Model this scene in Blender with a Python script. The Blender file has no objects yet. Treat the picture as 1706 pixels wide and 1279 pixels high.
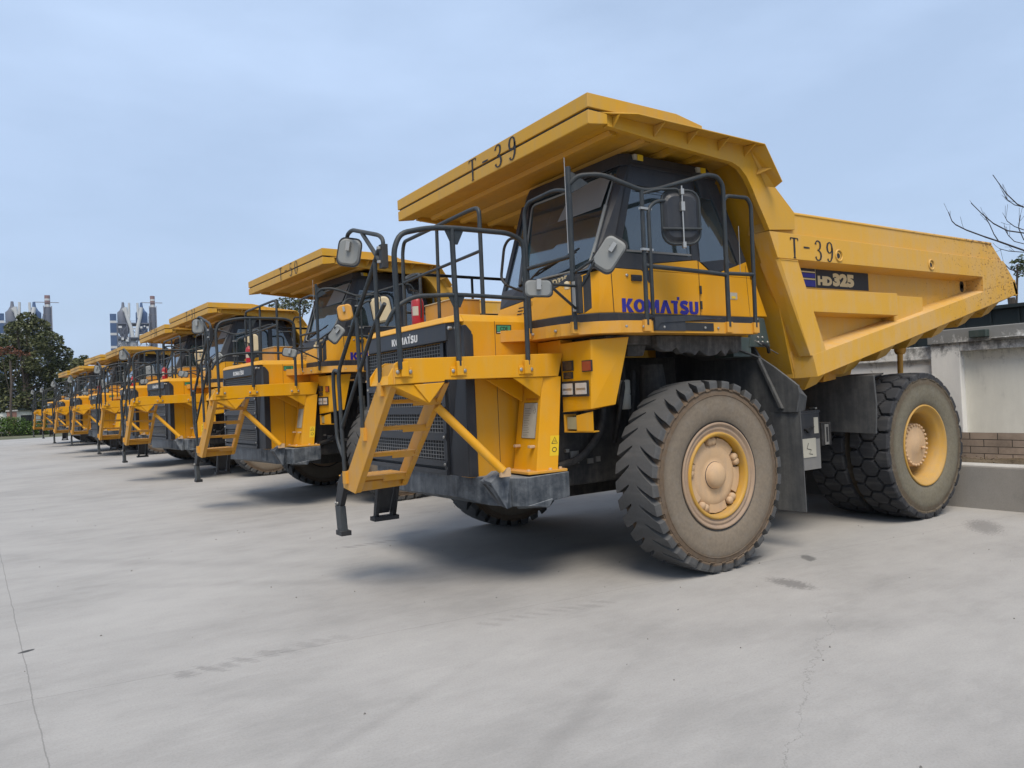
import bpy, bmesh, math, random
from mathutils import Vector, Matrix, Euler
PI = math.pi
random.seed(7)
scene = bpy.context.scene
COL = scene.collection

# ------------------------------------------------------------------ camera
cam_d = bpy.data.cameras.new("camera"); cam = bpy.data.objects.new("camera", cam_d); COL.objects.link(cam)
cam_d.sensor_fit = 'HORIZONTAL'; cam_d.sensor_width = 36.0; cam_d.lens = 36.0 * 1229.977 / 1706.0
cam_d.clip_start = 0.05; cam_d.clip_end = 6000
CO = Vector((5.3311468, 6.54786405, 1.71184408))
CF = Vector((-0.55415939, -0.83228424, 0.01450242)); CR = Vector((-0.83193328, 0.55316767, -0.04350335)); CU = Vector((-0.02818488, 0.03617284, 0.99894802))
m = Matrix((CR, CU, -CF)).transposed().to_4x4(); m.translation = CO
cam.matrix_world = m
scene.camera = cam

# ------------------------------------------------------------------ materials
def new_mat(name):
    mt = bpy.data.materials.new(name); mt.use_nodes = True
    nt = mt.node_tree; b = nt.nodes['Principled BSDF']
    return mt, nt, b
def N(nt, t, **kw):
    n = nt.nodes.new(t)
    for k, v in kw.items(): setattr(n, k, v)
    return n
def ramp(nt, fac, stops):
    r = N(nt, 'ShaderNodeValToRGB'); e = r.color_ramp.elements
    e[0].position, e[0].color = stops[0][0], (*stops[0][1], 1)
    e[1].position, e[1].color = stops[-1][0], (*stops[-1][1], 1)
    for p, c in stops[1:-1]:
        x = e.new(p); x.color = (*c, 1)
    nt.links.new(fac, r.inputs[0]); return r.outputs[0]
def noise(nt, vec, scale, detail=4, rough=.55):
    n = N(nt, 'ShaderNodeTexNoise'); n.inputs['Scale'].default_value = scale
    n.inputs['Detail'].default_value = detail; n.inputs['Roughness'].default_value = rough
    nt.links.new(vec, n.inputs['Vector']); return n.outputs['Fac']
def mapping(nt, vec, scale=(1, 1, 1), loc=(0, 0, 0), rot=(0, 0, 0)):
    mp = N(nt, 'ShaderNodeMapping'); mp.inputs['Scale'].default_value = scale
    mp.inputs['Location'].default_value = loc; mp.inputs['Rotation'].default_value = rot
    nt.links.new(vec, mp.inputs['Vector']); return mp.outputs[0]
def mix(nt, fac, a, b, mode='MIX'):
    mx = N(nt, 'ShaderNodeMix', data_type='RGBA', blend_type=mode)
    for s, v in ((0, fac), (6, a), (7, b)):
        if isinstance(v, (int, float)): mx.inputs[s].default_value = v
        elif isinstance(v, tuple): mx.inputs[s].default_value = (*v, 1)
        else: nt.links.new(v, mx.inputs[s])
    return mx.outputs[2]
def math_(nt, op, a, b=0.0, clamp=False):
    mm = N(nt, 'ShaderNodeMath', operation=op, use_clamp=clamp)
    for i, v in enumerate((a, b)):
        if isinstance(v, (int, float)): mm.inputs[i].default_value = v
        else: nt.links.new(v, mm.inputs[i])
    return mm.outputs[0]
def bump(nt, b, h, strength=.3, dist=.02):
    bp = N(nt, 'ShaderNodeBump'); bp.inputs['Strength'].default_value = strength; bp.inputs['Distance'].default_value = dist
    nt.links.new(h, bp.inputs['Height']); nt.links.new(bp.outputs[0], b.inputs['Normal'])
def objco(nt): return N(nt, 'ShaderNodeTexCoord').outputs['Object']

def dirty(name, base, dust, amount=.35, rough=.45, metal=0.0, scale=1.3, streak=True, spots=None, bumpy=0.0, seed=0.0, topdust=0.35):
    """painted/plain surface with uneven dust, vertical streaks and optional rust spots"""
    mt, nt, b = new_mat(name); co = objco(nt)
    oi = N(nt, 'ShaderNodeObjectInfo').outputs['Random']
    va = N(nt, 'ShaderNodeVectorMath', operation='ADD'); nt.links.new(co, va.inputs[0])
    cx = N(nt, 'ShaderNodeCombineXYZ'); nt.links.new(math_(nt, 'MULTIPLY', oi, 37.0), cx.inputs[0]); nt.links.new(math_(nt, 'MULTIPLY', oi, 19.0), cx.inputs[2]); nt.links.new(cx.outputs[0], va.inputs[1])
    co2 = va.outputs[0]
    n1 = noise(nt, co2, scale, 5, .6)
    f = math_(nt, 'MULTIPLY', math_(nt, 'SUBTRACT', n1, .38), 2.2, True)
    if streak:
        s = noise(nt, mapping(nt, co2, scale=(9, 9, .8)), 1.6, 4, .6)
        f = math_(nt, 'ADD', math_(nt, 'MULTIPLY', f, .6), math_(nt, 'MULTIPLY', math_(nt, 'SUBTRACT', s, .42), 1.8, True))
    geo = N(nt, 'ShaderNodeNewGeometry'); sx = N(nt, 'ShaderNodeSeparateXYZ'); nt.links.new(geo.outputs['Normal'], sx.inputs[0])
    up = math_(nt, 'MULTIPLY', math_(nt, 'MAXIMUM', sx.outputs[2], 0.0), topdust)
    f = math_(nt, 'ADD', math_(nt, 'MULTIPLY', f, math_(nt, 'MULTIPLY', math_(nt, 'ADD', math_(nt, 'MULTIPLY', oi, .8), .65), amount)), up, True)
    fine = noise(nt, co2, 45, 3, .6)
    patch = noise(nt, co2, scale * 3.1, 6, .68)
    f = math_(nt, 'ADD', f, math_(nt, 'MULTIPLY', math_(nt, 'SUBTRACT', patch, .52), amount * 1.6), True)
    f = math_(nt, 'MULTIPLY', f, math_(nt, 'ADD', math_(nt, 'MULTIPLY', fine, .9), .55), True)
    c = mix(nt, f, base, dust)
    scr = noise(nt, mapping(nt, co2, scale=(2.2, 2.2, 22), rot=(.3, .2, .4)), 3.2, 3, .8)
    sk = math_(nt, 'MULTIPLY', math_(nt, 'SUBTRACT', scr, .70), 9, True)
    c = mix(nt, math_(nt, 'MULTIPLY', sk, .35 * min(1, amount * 2)), c, tuple(v * .45 for v in base))
    if spots:
        sp = noise(nt, mapping(nt, co, scale=(1, 1, 1.6)), 22, 3, .7)
        xm = N(nt, 'ShaderNodeSeparateXYZ'); nt.links.new(co, xm.inputs[0])
        # wear grows towards the tail of the body, where loads slide out
        w = math_(nt, 'MULTIPLY', math_(nt, 'SUBTRACT', -2.6, xm.outputs[0]), .052, True)
        w = math_(nt, 'ADD', w, math_(nt, 'MULTIPLY', math_(nt, 'SUBTRACT', xm.outputs[2], 3.44), 1.6, True))
        th = math_(nt, 'SUBTRACT', .74, w)
        k = math_(nt, 'MULTIPLY', math_(nt, 'SUBTRACT', sp, th), 14, True)
        c = mix(nt, math_(nt, 'MULTIPLY', k, .75), c, spots)
    nt.links.new(c, b.inputs['Base Color']); b.inputs['Specular IOR Level'].default_value = .32
    r = math_(nt, 'ADD', math_(nt, 'MULTIPLY', f, .35), rough, True); nt.links.new(r, b.inputs['Roughness'])
    b.inputs['Metallic'].default_value = metal
    dent = noise(nt, co2, 2.6, 2, .5)
    bump(nt, b, math_(nt, 'ADD', dent, math_(nt, 'MULTIPLY', fine, .02 + bumpy)), .22, .012)
    return mt
M = {}
YEL = (.67, .308, .003); DUST = (.58, .38, .16)
M['yellow'] = dirty('yellow_paint', YEL, (.55, .33, .08), .42, .40, topdust=.2)
M['yellow_body'] = dirty('yellow_body_paint', (.62, .335, .036), (.53, .365, .19), .82, .48, spots=(.13, .045, .015), scale=.8, topdust=.3)
M['yellow_canopy'] = dirty('yellow_canopy_paint', (.56, .295, .018), (.44, .285, .11), .60, .45, scale=1.0)
M['yellow_light'] = dirty('yellow_step_paint', (.60, .285, .022), (.50, .295, .13), .62, .5, scale=3)
M['charcoal'] = dirty('charcoal_paint', (.026, .029, .035), (.085, .08, .075), .45, .38)
M['black'] = dirty('black_paint', (.018, .019, .021), (.07, .068, .065), .6, .5)
M['underbody'] = dirty('underbody_dirt', (.022, .022, .022), (.10, .09, .08), .7, .8, scale=4)
M['rail'] = dirty('rail_paint', (.024, .030, .034), (.085, .085, .08), .5, .42, scale=3)
M['bumper'] = dirty('bumper_paint', (.030, .037, .046), (.22, .235, .245), .78, .42, scale=2.5, topdust=.6)
M['grey'] = dirty('grey_metal', (.17, .17, .165), (.24, .225, .20), .5, .4)
M['steel'] = dirty('bright_steel', (.42, .41, .38), (.30, .26, .2), .5, .35, metal=.7)
M['greenblack'] = dirty('dark_green_metal', (.045, .065, .06), (.15, .15, .14), .4, .45)
M['rubberflap'] = dirty('mud_flap_rubber', (.050, .052, .054), (.13, .128, .12), .75, .65, scale=2)
M['hub'] = dirty('dusty_hub_paint', (.54, .36, .20), (.42, .30, .20), .75, .6, scale=4)
M['rimtan'] = dirty('dusty_rim_paint', (.36, .25, .16), (.27, .20, .15), .8, .55, scale=5)
M['rimyellow'] = dirty('rim_yellow_paint', (.50, .27, .03), (.34, .23, .11), .5, .45, scale=4)
M['rimbrown'] = dirty('dusty_dish_paint', (.50, .28, .05), (.36, .25, .13), .7, .5, scale=4)
M['red'] = dirty('red_paint', (.33, .010, .022), (.35, .15, .12), .2, .3)
M['white'] = dirty('white_plate', (.42, .40, .33), (.30, .27, .22), .5, .5)
M['cream'] = dirty('cream_cap', (.55, .45, .28), (.45, .38, .26), .4, .5)
M['label_yellow'] = dirty('label_yellow', (.72, .47, .01), (.6, .45, .1), .3, .45)
M['label_green'] = dirty('label_green', (.03, .26, .13), (.2, .3, .2), .3, .4)
M['blue'] = dirty('blue_ink', (.022, .02, .27), (.1, .09, .25), .2, .4, topdust=0)
M['blackink'] = dirty('black_ink', (.018, .018, .02), (.1, .07, .03), .35, .5, topdust=0)
M['whiteink'] = dirty('white_ink', (.72, .70, .66), (.5, .47, .4), .4, .5, topdust=0)
M['creamink'] = dirty('cream_ink', (.62, .52, .30), (.6, .52, .35), .3, .5, topdust=0)

M['deckdirt'] = dirty('caked_dirt', (.055, .052, .048), (.17, .155, .14), .9, .9, scale=5)
def glass(name, col, rough=.04, alpha=.0):
    mt, nt, b = new_mat(name)
    b.inputs['Base Color'].default_value = (*col, 1); b.inputs['Roughness'].default_value = rough
    b.inputs['Specular IOR Level'].default_value = .8; b.inputs['IOR'].default_value = 1.5
    b.inputs['Transmission Weight'].default_value = alpha
    n = noise(nt, objco(nt), 3, 4); r = math_(nt, 'ADD', math_(nt, 'MULTIPLY', n, .12), rough)
    nt.links.new(r, b.inputs['Roughness'])
    return mt
def thin_glass(name, tint, refl):
    """clear pane: mostly lets light through with a tint, reflects at the surface"""
    mt = bpy.data.materials.new(name); mt.use_nodes = True; nt = mt.node_tree; nt.nodes.clear()
    out = N(nt, 'ShaderNodeOutputMaterial'); tr = N(nt, 'ShaderNodeBsdfTransparent'); gl = N(nt, 'ShaderNodeBsdfGlossy'); mx = N(nt, 'ShaderNodeMixShader')
    fr = N(nt, 'ShaderNodeFresnel'); fr.inputs[0].default_value = 1.6
    tr.inputs[0].default_value = (*tint, 1); gl.inputs['Roughness'].default_value = .05; gl.inputs['Color'].default_value = (.9, .95, 1, 1)
    f = math_(nt, 'ADD', math_(nt, 'MULTIPLY', fr.outputs[0], 1.3), refl, True)
    nt.links.new(f, mx.inputs[0]); nt.links.new(tr.outputs[0], mx.inputs[1]); nt.links.new(gl.outputs[0], mx.inputs[2])
    df = N(nt, 'ShaderNodeBsdfDiffuse'); df.inputs[0].default_value = (.24, .33, .36, 1)
    m2 = N(nt, 'ShaderNodeMixShader'); dn = noise(nt, objco(nt), 2.5, 5)
    nt.links.new(math_(nt, 'MULTIPLY', dn, .22), m2.inputs[0]); nt.links.new(mx.outputs[0], m2.inputs[1]); nt.links.new(df.outputs[0], m2.inputs[2])
    nt.links.new(m2.outputs[0], out.inputs[0]); return mt
M['glass'] = thin_glass('cab_glass', (.12, .20, .195), .055)
M['lens'] = glass('lamp_lens', (.58, .60, .60), .08); M['lens'].node_tree.nodes['Principled BSDF'].inputs['Metallic'].default_value = .25
M['lensdark'] = glass('dark_lens', (.035, .03, .03), .1)
M['lensred'] = glass('red_lens', (.26, .045, .03), .12)
M['lensamber'] = glass('fog_lens', (.42, .38, .22), .12)
M['mirrorback'] = dirty('mirror_back', (.21, .22, .215), (.26, .25, .22), .6, .45)

def tyre_mat(name, tread, side, ring):
    mt, nt, b = new_mat(name); co = objco(nt)
    s = N(nt, 'ShaderNodeSeparateXYZ'); nt.links.new(co, s.inputs[0])
    r = math_(nt, 'SQRT', math_(nt, 'ADD', math_(nt, 'MULTIPLY', s.outputs[0], s.outputs[0]), math_(nt, 'MULTIPLY', s.outputs[2], s.outputs[2])))
    n = noise(nt, co, 6, 5, .65); n2 = noise(nt, co, 40, 3)
    rr = math_(nt, 'ADD', r, math_(nt, 'MULTIPLY', math_(nt, 'SUBTRACT', n, .5), .05))
    rr = math_(nt, 'MULTIPLY', math_(nt, 'SUBTRACT', rr, .45), 2.2)
    dk = tuple(v * .55 for v in tread)
    c = ramp(nt, rr, [(0, side), (.50, side), (.60, tuple(v * .8 for v in side)), (.65, ring), (.78, ring), (.81, tread), (.93, tread), (1, tread)])
    c = mix(nt, math_(nt, 'MULTIPLY', math_(nt, 'SUBTRACT', n2, .35), 1.4, True), c, mix(nt, .5, c, dk))
    st = noise(nt, mapping(nt, co, scale=(1, .15, 1)), 14, 4)
    c = mix(nt, math_(nt, 'MULTIPLY', math_(nt, 'SUBTRACT', st, .5), .9, True), c, (.20, .19, .17))
    nt.links.new(c, b.inputs['Base Color']); b.inputs['Roughness'].default_value = .85
    b.inputs['Specular IOR Level'].default_value = .3
    bump(nt, b, n2, .3, .003)
    return mt
M['tyre'] = tyre_mat('front_tyre_rubber', (.080, .080, .079), (.205, .165, .12), (.135, .094, .06))
M['tyre_r'] = tyre_mat('rear_tyre_rubber', (.034, .035, .038), (.175, .155, .11), (.11, .085, .055))

# ------------------------------------------------------------------ mesh builder
class MB:
    def __init__(s): s.v = []; s.f = []; s.m = []; s.mats = []; s.cur = None; s.sm = []; s.smooth = False
    def mat(s, k):
        if k not in s.mats: s.mats.append(k)
        s.cur = s.mats.index(k); return s
    def add(s, vs, fs):
        o = len(s.v); s.v += [tuple(v) for v in vs]
        for f in fs: s.f.append(tuple(i + o for i in f)); s.m.append(s.cur); s.sm.append(s.smooth)
    def poly(s, pts): s.add(pts, [tuple(range(len(pts)))])
    def box(s, a, b):
        x0, y0, z0 = a; x1, y1, z1 = b
        if x0 > x1: x0, x1 = x1, x0
        if y0 > y1: y0, y1 = y1, y0
        if z0 > z1: z0, z1 = z1, z0
        s.add([(x0, y0, z0), (x1, y0, z0), (x1, y1, z0), (x0, y1, z0), (x0, y0, z1), (x1, y0, z1), (x1, y1, z1), (x0, y1, z1)],
              [(0, 3, 2, 1), (4, 5, 6, 7), (0, 1, 5, 4), (1, 2, 6, 5), (2, 3, 7, 6), (3, 0, 4, 7)])
    def obox(s, c, r, u, n, w, h, d):
        c, r, u, n = Vector(c), Vector(r).normalized(), Vector(u).normalized(), Vector(n).normalized()
        vs = [c + r * (i * w / 2) + u * (j * h / 2) + n * (k * d / 2) for k in (-1, 1) for j in (-1, 1) for i in (-1, 1)]
        s.add(vs, [(0, 2, 3, 1), (4, 5, 7, 6), (0, 1, 5, 4), (1, 3, 7, 5), (3, 2, 6, 7), (2, 0, 4, 6)])
    def prism(s, A, B):
        """two matching outlines joined into a solid"""
        n = len(A); s.add(list(A) + list(B), [tuple(range(n))[::-1], tuple(range(n, 2 * n))] + [(i, (i + 1) % n, n + (i + 1) % n, n + i) for i in range(n)])
    def xz(s, pts, y0, y1): s.prism([(x, y0, z) for x, z in pts], [(x, y1, z) for x, z in pts])
    def yz(s, pts, x0, x1): s.prism([(x0, y, z) for y, z in pts], [(x1, y, z) for y, z in pts])
    def xy(s, pts, z0, z1): s.prism([(x, y, z0) for x, y in pts], [(x, y, z1) for x, y in pts])
    def beam(s, a, b, w, h, up=(0, 0, 1)):
        a, b = Vector(a), Vector(b); d = (b - a).normalized(); r = d.cross(Vector(up)).normalized(); u = r.cross(d)
        q = [r * (i * w / 2) + u * (j * h / 2) for i, j in ((-1, -1), (1, -1), (1, 1), (-1, 1))]
        s.prism([a + x for x in q], [b + x for x in q])
    def tube(s, pts, r, n=8, rad=None):
        pts = [Vector(p) for p in pts]
        if rad and len(pts) > 2:
            o = [pts[0]]
            for i in range(1, len(pts) - 1):
                p = pts[i]; a = pts[i - 1] - p; b = pts[i + 1] - p
                k = min(rad, a.length * .45, b.length * .45); a.normalize(); b.normalize()
                p0, p2 = p + a * k, p + b * k
                for j in range(5):
                    t = j / 4; o.append(p0 * (1 - t) ** 2 + p * 2 * t * (1 - t) + p2 * t * t)
            o.append(pts[-1]); pts = o
        rings = []; up = None
        for i, p in enumerate(pts):
            d = (pts[min(i + 1, len(pts) - 1)] - pts[max(i - 1, 0)]).normalized()
            if up is None: up = d.orthogonal().normalized()
            up = (up - d * up.dot(d)).normalized(); w = d.cross(up)
            rings.append([p + up * (math.cos(2 * PI * k / n) * r) + w * (math.sin(2 * PI * k / n) * r) for k in range(n)])
        sm = s.smooth; s.smooth = True; m_ = len(rings)
        s.add([v for q in rings for v in q], [(i * n + k, i * n + (k + 1) % n, (i + 1) * n + (k + 1) % n, (i + 1) * n + k) for i in range(m_ - 1) for k in range(n)])
        s.smooth = False; s.poly(rings[0][::-1]); s.poly(rings[-1]); s.smooth = sm
    def lathe(s, prof, c=(0, 0, 0), n=48, axis='Y', smooth=True, cap=False):
        """prof: (along axis, radius)"""
        vs = []
        for a, r in prof:
            for k in range(n):
                t = 2 * PI * k / n; x, y = r * math.cos(t), r * math.sin(t)
                p = {'Y': (x, a, y), 'Z': (x, y, a), 'X': (a, x, y)}[axis]
                vs.append((p[0] + c[0], p[1] + c[1], p[2] + c[2]))
        sm = s.smooth; s.smooth = smooth
        s.add(vs, [(i * n + k, i * n + (k + 1) % n, (i + 1) * n + (k + 1) % n, (i + 1) * n + k) for i in range(len(prof) - 1) for k in range(n)])
        s.smooth = sm
        if cap: s.poly(vs[:n][::-1]); s.poly(vs[-n:])
    def build(s, name, parent=None, bevel=0.0, origin=None, normals=True, seg=2):
        me = bpy.data.meshes.new(name)
        vs = s.v if origin is None else [(x - origin[0], y - origin[1], z - origin[2]) for x, y, z in s.v]
        me.from_pydata(vs, [], s.f)
        for k in s.mats: me.materials.append(M[k])
        me.polygons.foreach_set('material_index', s.m); me.polygons.foreach_set('use_smooth', s.sm)
        if normals:
            bm = bmesh.new(); bm.from_mesh(me); bmesh.ops.recalc_face_normals(bm, faces=bm.faces); bm.to_mesh(me); bm.free()
        me.update()
        o = bpy.data.objects.new(name, me); COL.objects.link(o)
        if origin is not None: o.location = origin
        if parent is not None: o.parent = parent
        if bevel:
            md = o.modifiers.new('bevel', 'BEVEL'); md.width = bevel; md.segments = seg; md.limit_method = 'ANGLE'; md.angle_limit = math.radians(35)
        return o
def tag(o, label=None, cat=None, group=None, kind=None):
    for k, v in (('label', label), ('category', cat), ('group', group), ('kind', kind)):
        if v: o[k] = v
    return o
def empty(name, loc=(0, 0, 0), rz=0.0, parent=None):
    o = bpy.data.objects.new(name, None); o.empty_display_size = .2; COL.objects.link(o); o.location = loc; o.rotation_euler = (0, 0, rz)
    if parent: o.parent = parent
    return o
def copy_tree(o, parent=None):
    c = o.copy(); COL.objects.link(c); c.parent = parent
    for ch in o.children: copy_tree(ch, c)
    return c

# ------------------------------------------------------------------ lettering
STROKES = {   # thin serif strokes in a box .5 wide, 1 high: list of (points, half widths)
 'T': [([(0, .97), (.5, .97)], (.018, .018)), ([(.02, .97), (.0, .84)], (.03, .008)), ([(.48, .97), (.5, .84)], (.03, .008)), ([(.25, .97), (.25, .02)], (.042, .042)), ([(.16, .015), (.34, .015)], (.016, .016))],
 '-': [([(.06, .58), (.46, .58)], (.03, .03))],
 '3': [([(.07, .80), (.10, .91), (.18, .98), (.29, .98), (.38, .91), (.40, .78), (.37, .64), (.29, .55), (.19, .52)], (.05, .02, .022, .022, .035, .04, .035, .02, .016)),
       ([(.19, .52), (.32, .49), (.41, .38), (.43, .25), (.39, .11), (.29, .02), (.17, .02), (.09, .09), (.06, .19)], (.016, .022, .038, .042, .036, .022, .02, .022, .05))],
 '9': [([(.42, .70), (.39, .88), (.31, .97), (.22, .98), (.12, .9), (.07, .72), (.1, .55), (.19, .45), (.29, .46), (.38, .56), (.42, .70)], (.04, .03, .02, .02, .036, .042, .036, .02, .018, .022, .034)),
       ([(.42, .72), (.43, .50), (.39, .24), (.30, .06), (.20, .01), (.12, .05), (.09, .15)], (.042, .042, .04, .024, .018, .022, .045))],
 '5': [([(.12, .97), (.42, .97)], (.03, .035)), ([(.12, .97), (.10, .56)], (.014, .014)), ([(.10, .56), (.2, .63), (.32, .61), (.42, .46), (.43, .28), (.38, .1), (.27, .01), (.15, .02), (.08, .14)], (.014, .02, .024, .04, .044, .036, .02, .02, .045))],
 '0': [([(.25, .99), (.37, .92), (.44, .7), (.44, .3), (.37, .08), (.25, .01), (.13, .08), (.06, .3), (.06, .7), (.13, .92), (.25, .99)], (.018, .026, .042, .042, .026, .018, .026, .042, .042, .026, .018))],
 '1': [([(.25, .98), (.25, .02)], (.042, .042)), ([(.25, .97), (.12, .86)], (.02, .014)), ([(.14, .015), (.36, .015)], (.016, .016))],
 '8': [([(.25, .99), (.36, .92), (.38, .76), (.25, .55), (.1, .38), (.07, .2), (.15, .04), (.25, .01), (.36, .05), (.43, .2), (.4, .38), (.25, .55), (.12, .76), (.14, .92), (.25, .99)], (.018, .03, .034, .026, .034, .038, .024, .018, .024, .038, .034, .026, .034, .03, .018))],
}
def ribbon(mb, pts, ws, P):
    L = []; R = []
    n = len(pts)
    for i in range(n):
        a = Vector(pts[max(i - 1, 0)]); b = Vector(pts[min(i + 1, n - 1)]); d = (b - a).normalized(); nn = Vector((-d.y, d.x))
        w = ws[i] if i < len(ws) else ws[-1]; p = Vector(pts[i])
        L.append(p + nn * w); R.append(p - nn * w)
    for i in range(n - 1): mb.poly([P(*q) for q in (L[i], L[i + 1], R[i + 1], R[i])])
def serif_text(mb, txt, P, h, w, gap):
    """P(u, v) -> 3D; letters h high, w*h wide"""
    x = 0
    for ch in txt:
        if ch != ' ':
            k = .9 if ch == '-' else 1.0
            for pts, ws in STROKES[ch]:
                fine = []; fw = []
                for i in range(len(pts) - 1):
                    for j in range(3):
                        t = j / 3; fine.append((pts[i][0] * (1 - t) + pts[i + 1][0] * t, pts[i][1] * (1 - t) + pts[i + 1][1] * t))
                        fw.append((ws[min(i, len(ws) - 1)] * (1 - t) + ws[min(i + 1, len(ws) - 1)] * t) * 1.3 + .004)
                fine.append(pts[-1]); fw.append(ws[-1])
                ribbon(mb, fine, fw, lambda a, b: P(x + a * 2 * w * h, b * h))
        x += (w + gap) * h
def font_mesh(txt, size, offset=0.0, sx=1.0, shear=0.0, spacing=1.0):
    cu = bpy.data.curves.new('lettering', 'FONT'); cu.body = txt; cu.size = size; cu.offset = offset; cu.shear = shear; cu.space_character = spacing; cu.resolution_u = 3
    o = bpy.data.objects.new('lettering', cu); COL.objects.link(o); dg = bpy.context.evaluated_depsgraph_get(); dg.update()
    me = bpy.data.meshes.new_from_object(o.evaluated_get(dg)); bpy.data.objects.remove(o); bpy.data.curves.remove(cu)
    vs = [(v.co.x * sx, v.co.y) for v in me.vertices]; fs = [tuple(p.vertices) for p in me.polygons]
    bpy.data.meshes.remove(me); return vs, fs
def font_text(mb, txt, P, size, offset=0.0, width=None, height=None, shear=0.0):
    vs, fs = font_mesh(txt, size, offset, 1, shear)
    x0 = min(v[0] for v in vs); x1 = max(v[0] for v in vs); y0 = min(v[1] for v in vs); y1 = max(v[1] for v in vs)
    sx = width / (x1 - x0) if width else 1; sy = height / (y1 - y0) if height else 1
    mb.add([P((a - x0) * sx, (b - y0) * sy) for a, b in vs], fs)
def blocks(mb, P, polys, sx, sy):
    for pl in polys: mb.poly([P(a * sx, b * sy) for a, b in pl])
def maker_word(mb, P, W, H):
    """bold maker's wordmark across the door and the grille, seven heavy capitals, a small square set above the T"""
    L = [([[(0, 0), (.32, 0), (.32, 1), (0, 1)], [(.32, .5), (.52, 1), (.92, 1), (.58, .5)], [(.32, .5), (.58, .5), (.96, 0), (.54, 0)]], .9),
         ('O', 1.0),
         ([[(0, 0), (.29, 0), (.29, 1), (0, 1)], [(.29, 1), (.29, .45), (.50, .0), (.56, .42)], [(.83, 1), (.83, .45), (.62, .0), (.56, .42)], [(.50, 0), (.62, 0), (.56, .42)], [(.83, 0), (1.12, 0), (1.12, 1), (.83, 1)]], 1.12),
         ([[(0, 0), (.36, 0), (.66, 1), (.36, 1)], [(.66, 0), (1.02, 0), (.66, 1), (.44, 1)]], .97),
         ([[(.22, 0), (.54, 0), (.54, .80), (.22, .80)], [(0, .80), (.62, .80), (.62, 1), (0, 1)], [(.55, 1.06), (.76, 1.06), (.76, 1.3), (.55, 1.3)]], .74),
         ('S', .82),
         ([[(0, .25), (.31, .25), (.31, 1), (0, 1)], [(.53, .25), (.84, .25), (.84, 1), (.53, 1)], [(0, .25), (.1, .06), (.26, .0), (.58, .0), (.74, .06), (.84, .25), (.53, .25), (.48, .2), (.36, .2), (.31, .25)]], .84)]
    gap = .04; tot = sum(w for _, w in L) + gap * 6; k = W / tot; x = 0
    for g, w in L:
        if g == 'O':
            n = 18
            for i in range(n):
                a, b = 2 * PI * i / n, 2 * PI * (i + 1) / n
                q = [(x + .5 * w + .5 * w * math.cos(t) * s_, .5 + (.5 * math.sin(t)) * (1 if s_ == 1 else .58)) for t, s_ in ((a, 1), (b, 1), (b, .36), (a, .36))]
                mb.poly([P(u * k, v * H) for u, v in q])
        elif g == 'S':
            pts = [(.70, .80), (.55, .9), (.38, .9), (.2, .86), (.14, .70), (.24, .58), (.45, .49), (.64, .38), (.68, .24), (.56, .12), (.38, .1), (.2, .12), (.06, .22)]
            ribbon(mb, [(x + a, b) for a, b in pts], [.15] * len(pts), lambda a, b: P(a * k, b * H))
        else:
            for pl in g: mb.poly([P((x + a) * k, b * H) for a, b in pl])
        x += w + gap

# ------------------------------------------------------------------ tyres and wheels (own origin at the wheel centre, outer face towards +y)
TR = .885; TW = .47
def tyre_profile_side(sgn):
    return [(sgn * .185, .470), (sgn * .215, .50), (sgn * .236, .56), (sgn * .243, .64), (sgn * .240, .72), (sgn * .233, .775), (sgn * .226, .80)]
def front_tyre(parent, loc, name='tyre'):
    mb = MB().mat('tyre')
    NL = 32; us = [0, .035, .305, .34, .56, .80]; nc = NL * len(us)
    ss = [-1.0, -.97, -.82, -.68, -.56, -.44, -.32, -.2, 0, .2, .32, .44, .56, .68, .82, .97, 1.0]
    pitch = 2 * PI / NL
    rings = []
    def ring(y, s, rtop, rbot, dep):
        a = abs(s); sh = pitch * .95 * (1 - a) ** 1.15; wf = .20 + 1.02 * a
        row = []
        for k in range(NL):
            for j, u in enumerate(us):
                uu = u
                if u <= .34: uu = .17 + (u - .17) * wf
                g = 1.0 if 1 <= j <= 2 else 0.0
                r = rtop - (rtop - rbot) * g * dep
                t = (k + uu) * pitch + sh
                row.append((r * math.cos(t), y, r * math.sin(t)))
        return row
    rings.append(ring(-.236, -1, .792, .792, 0)); rings.append(ring(-.243, -1, .80, .79, 1))
    for s in ss:
        a = abs(s); dep = min(1, max(0, (a - .26) / .12)); crown = TR - .012 * a * a - (.018 if a == 1 else 0)
        rings.append(ring(s * (TW / 2 + .004), s, crown, crown - .072, dep))
    rings.append(ring(.243, 1, .80, .79, 1)); rings.append(ring(.236, 1, .792, .792, 0))
    mb.add([v for r in rings for v in r], [(i * nc + k, i * nc + (k + 1) % nc, (i + 1) * nc + (k + 1) % nc, (i + 1) * nc + k) for i in range(len(rings) - 1) for k in range(nc)])
    for sg in (1, -1):
        mb.mat('tyre').lathe(tyre_profile_side(sg), n=96)
        mb.lathe([(sg * .2385, .738), (sg * .2435, .743), (sg * .2385, .748)], n=96); mb.lathe([(sg * .229, .783), (sg * .236, .786), (sg * .229, .79)], n=96)
        mb.mat('black').lathe([(sg * .205, .488), (sg * .2185, .497), (sg * .2225, .503)], n=96)
    o = mb.build(name, parent, bevel=0); o.location = loc; return o
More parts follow.
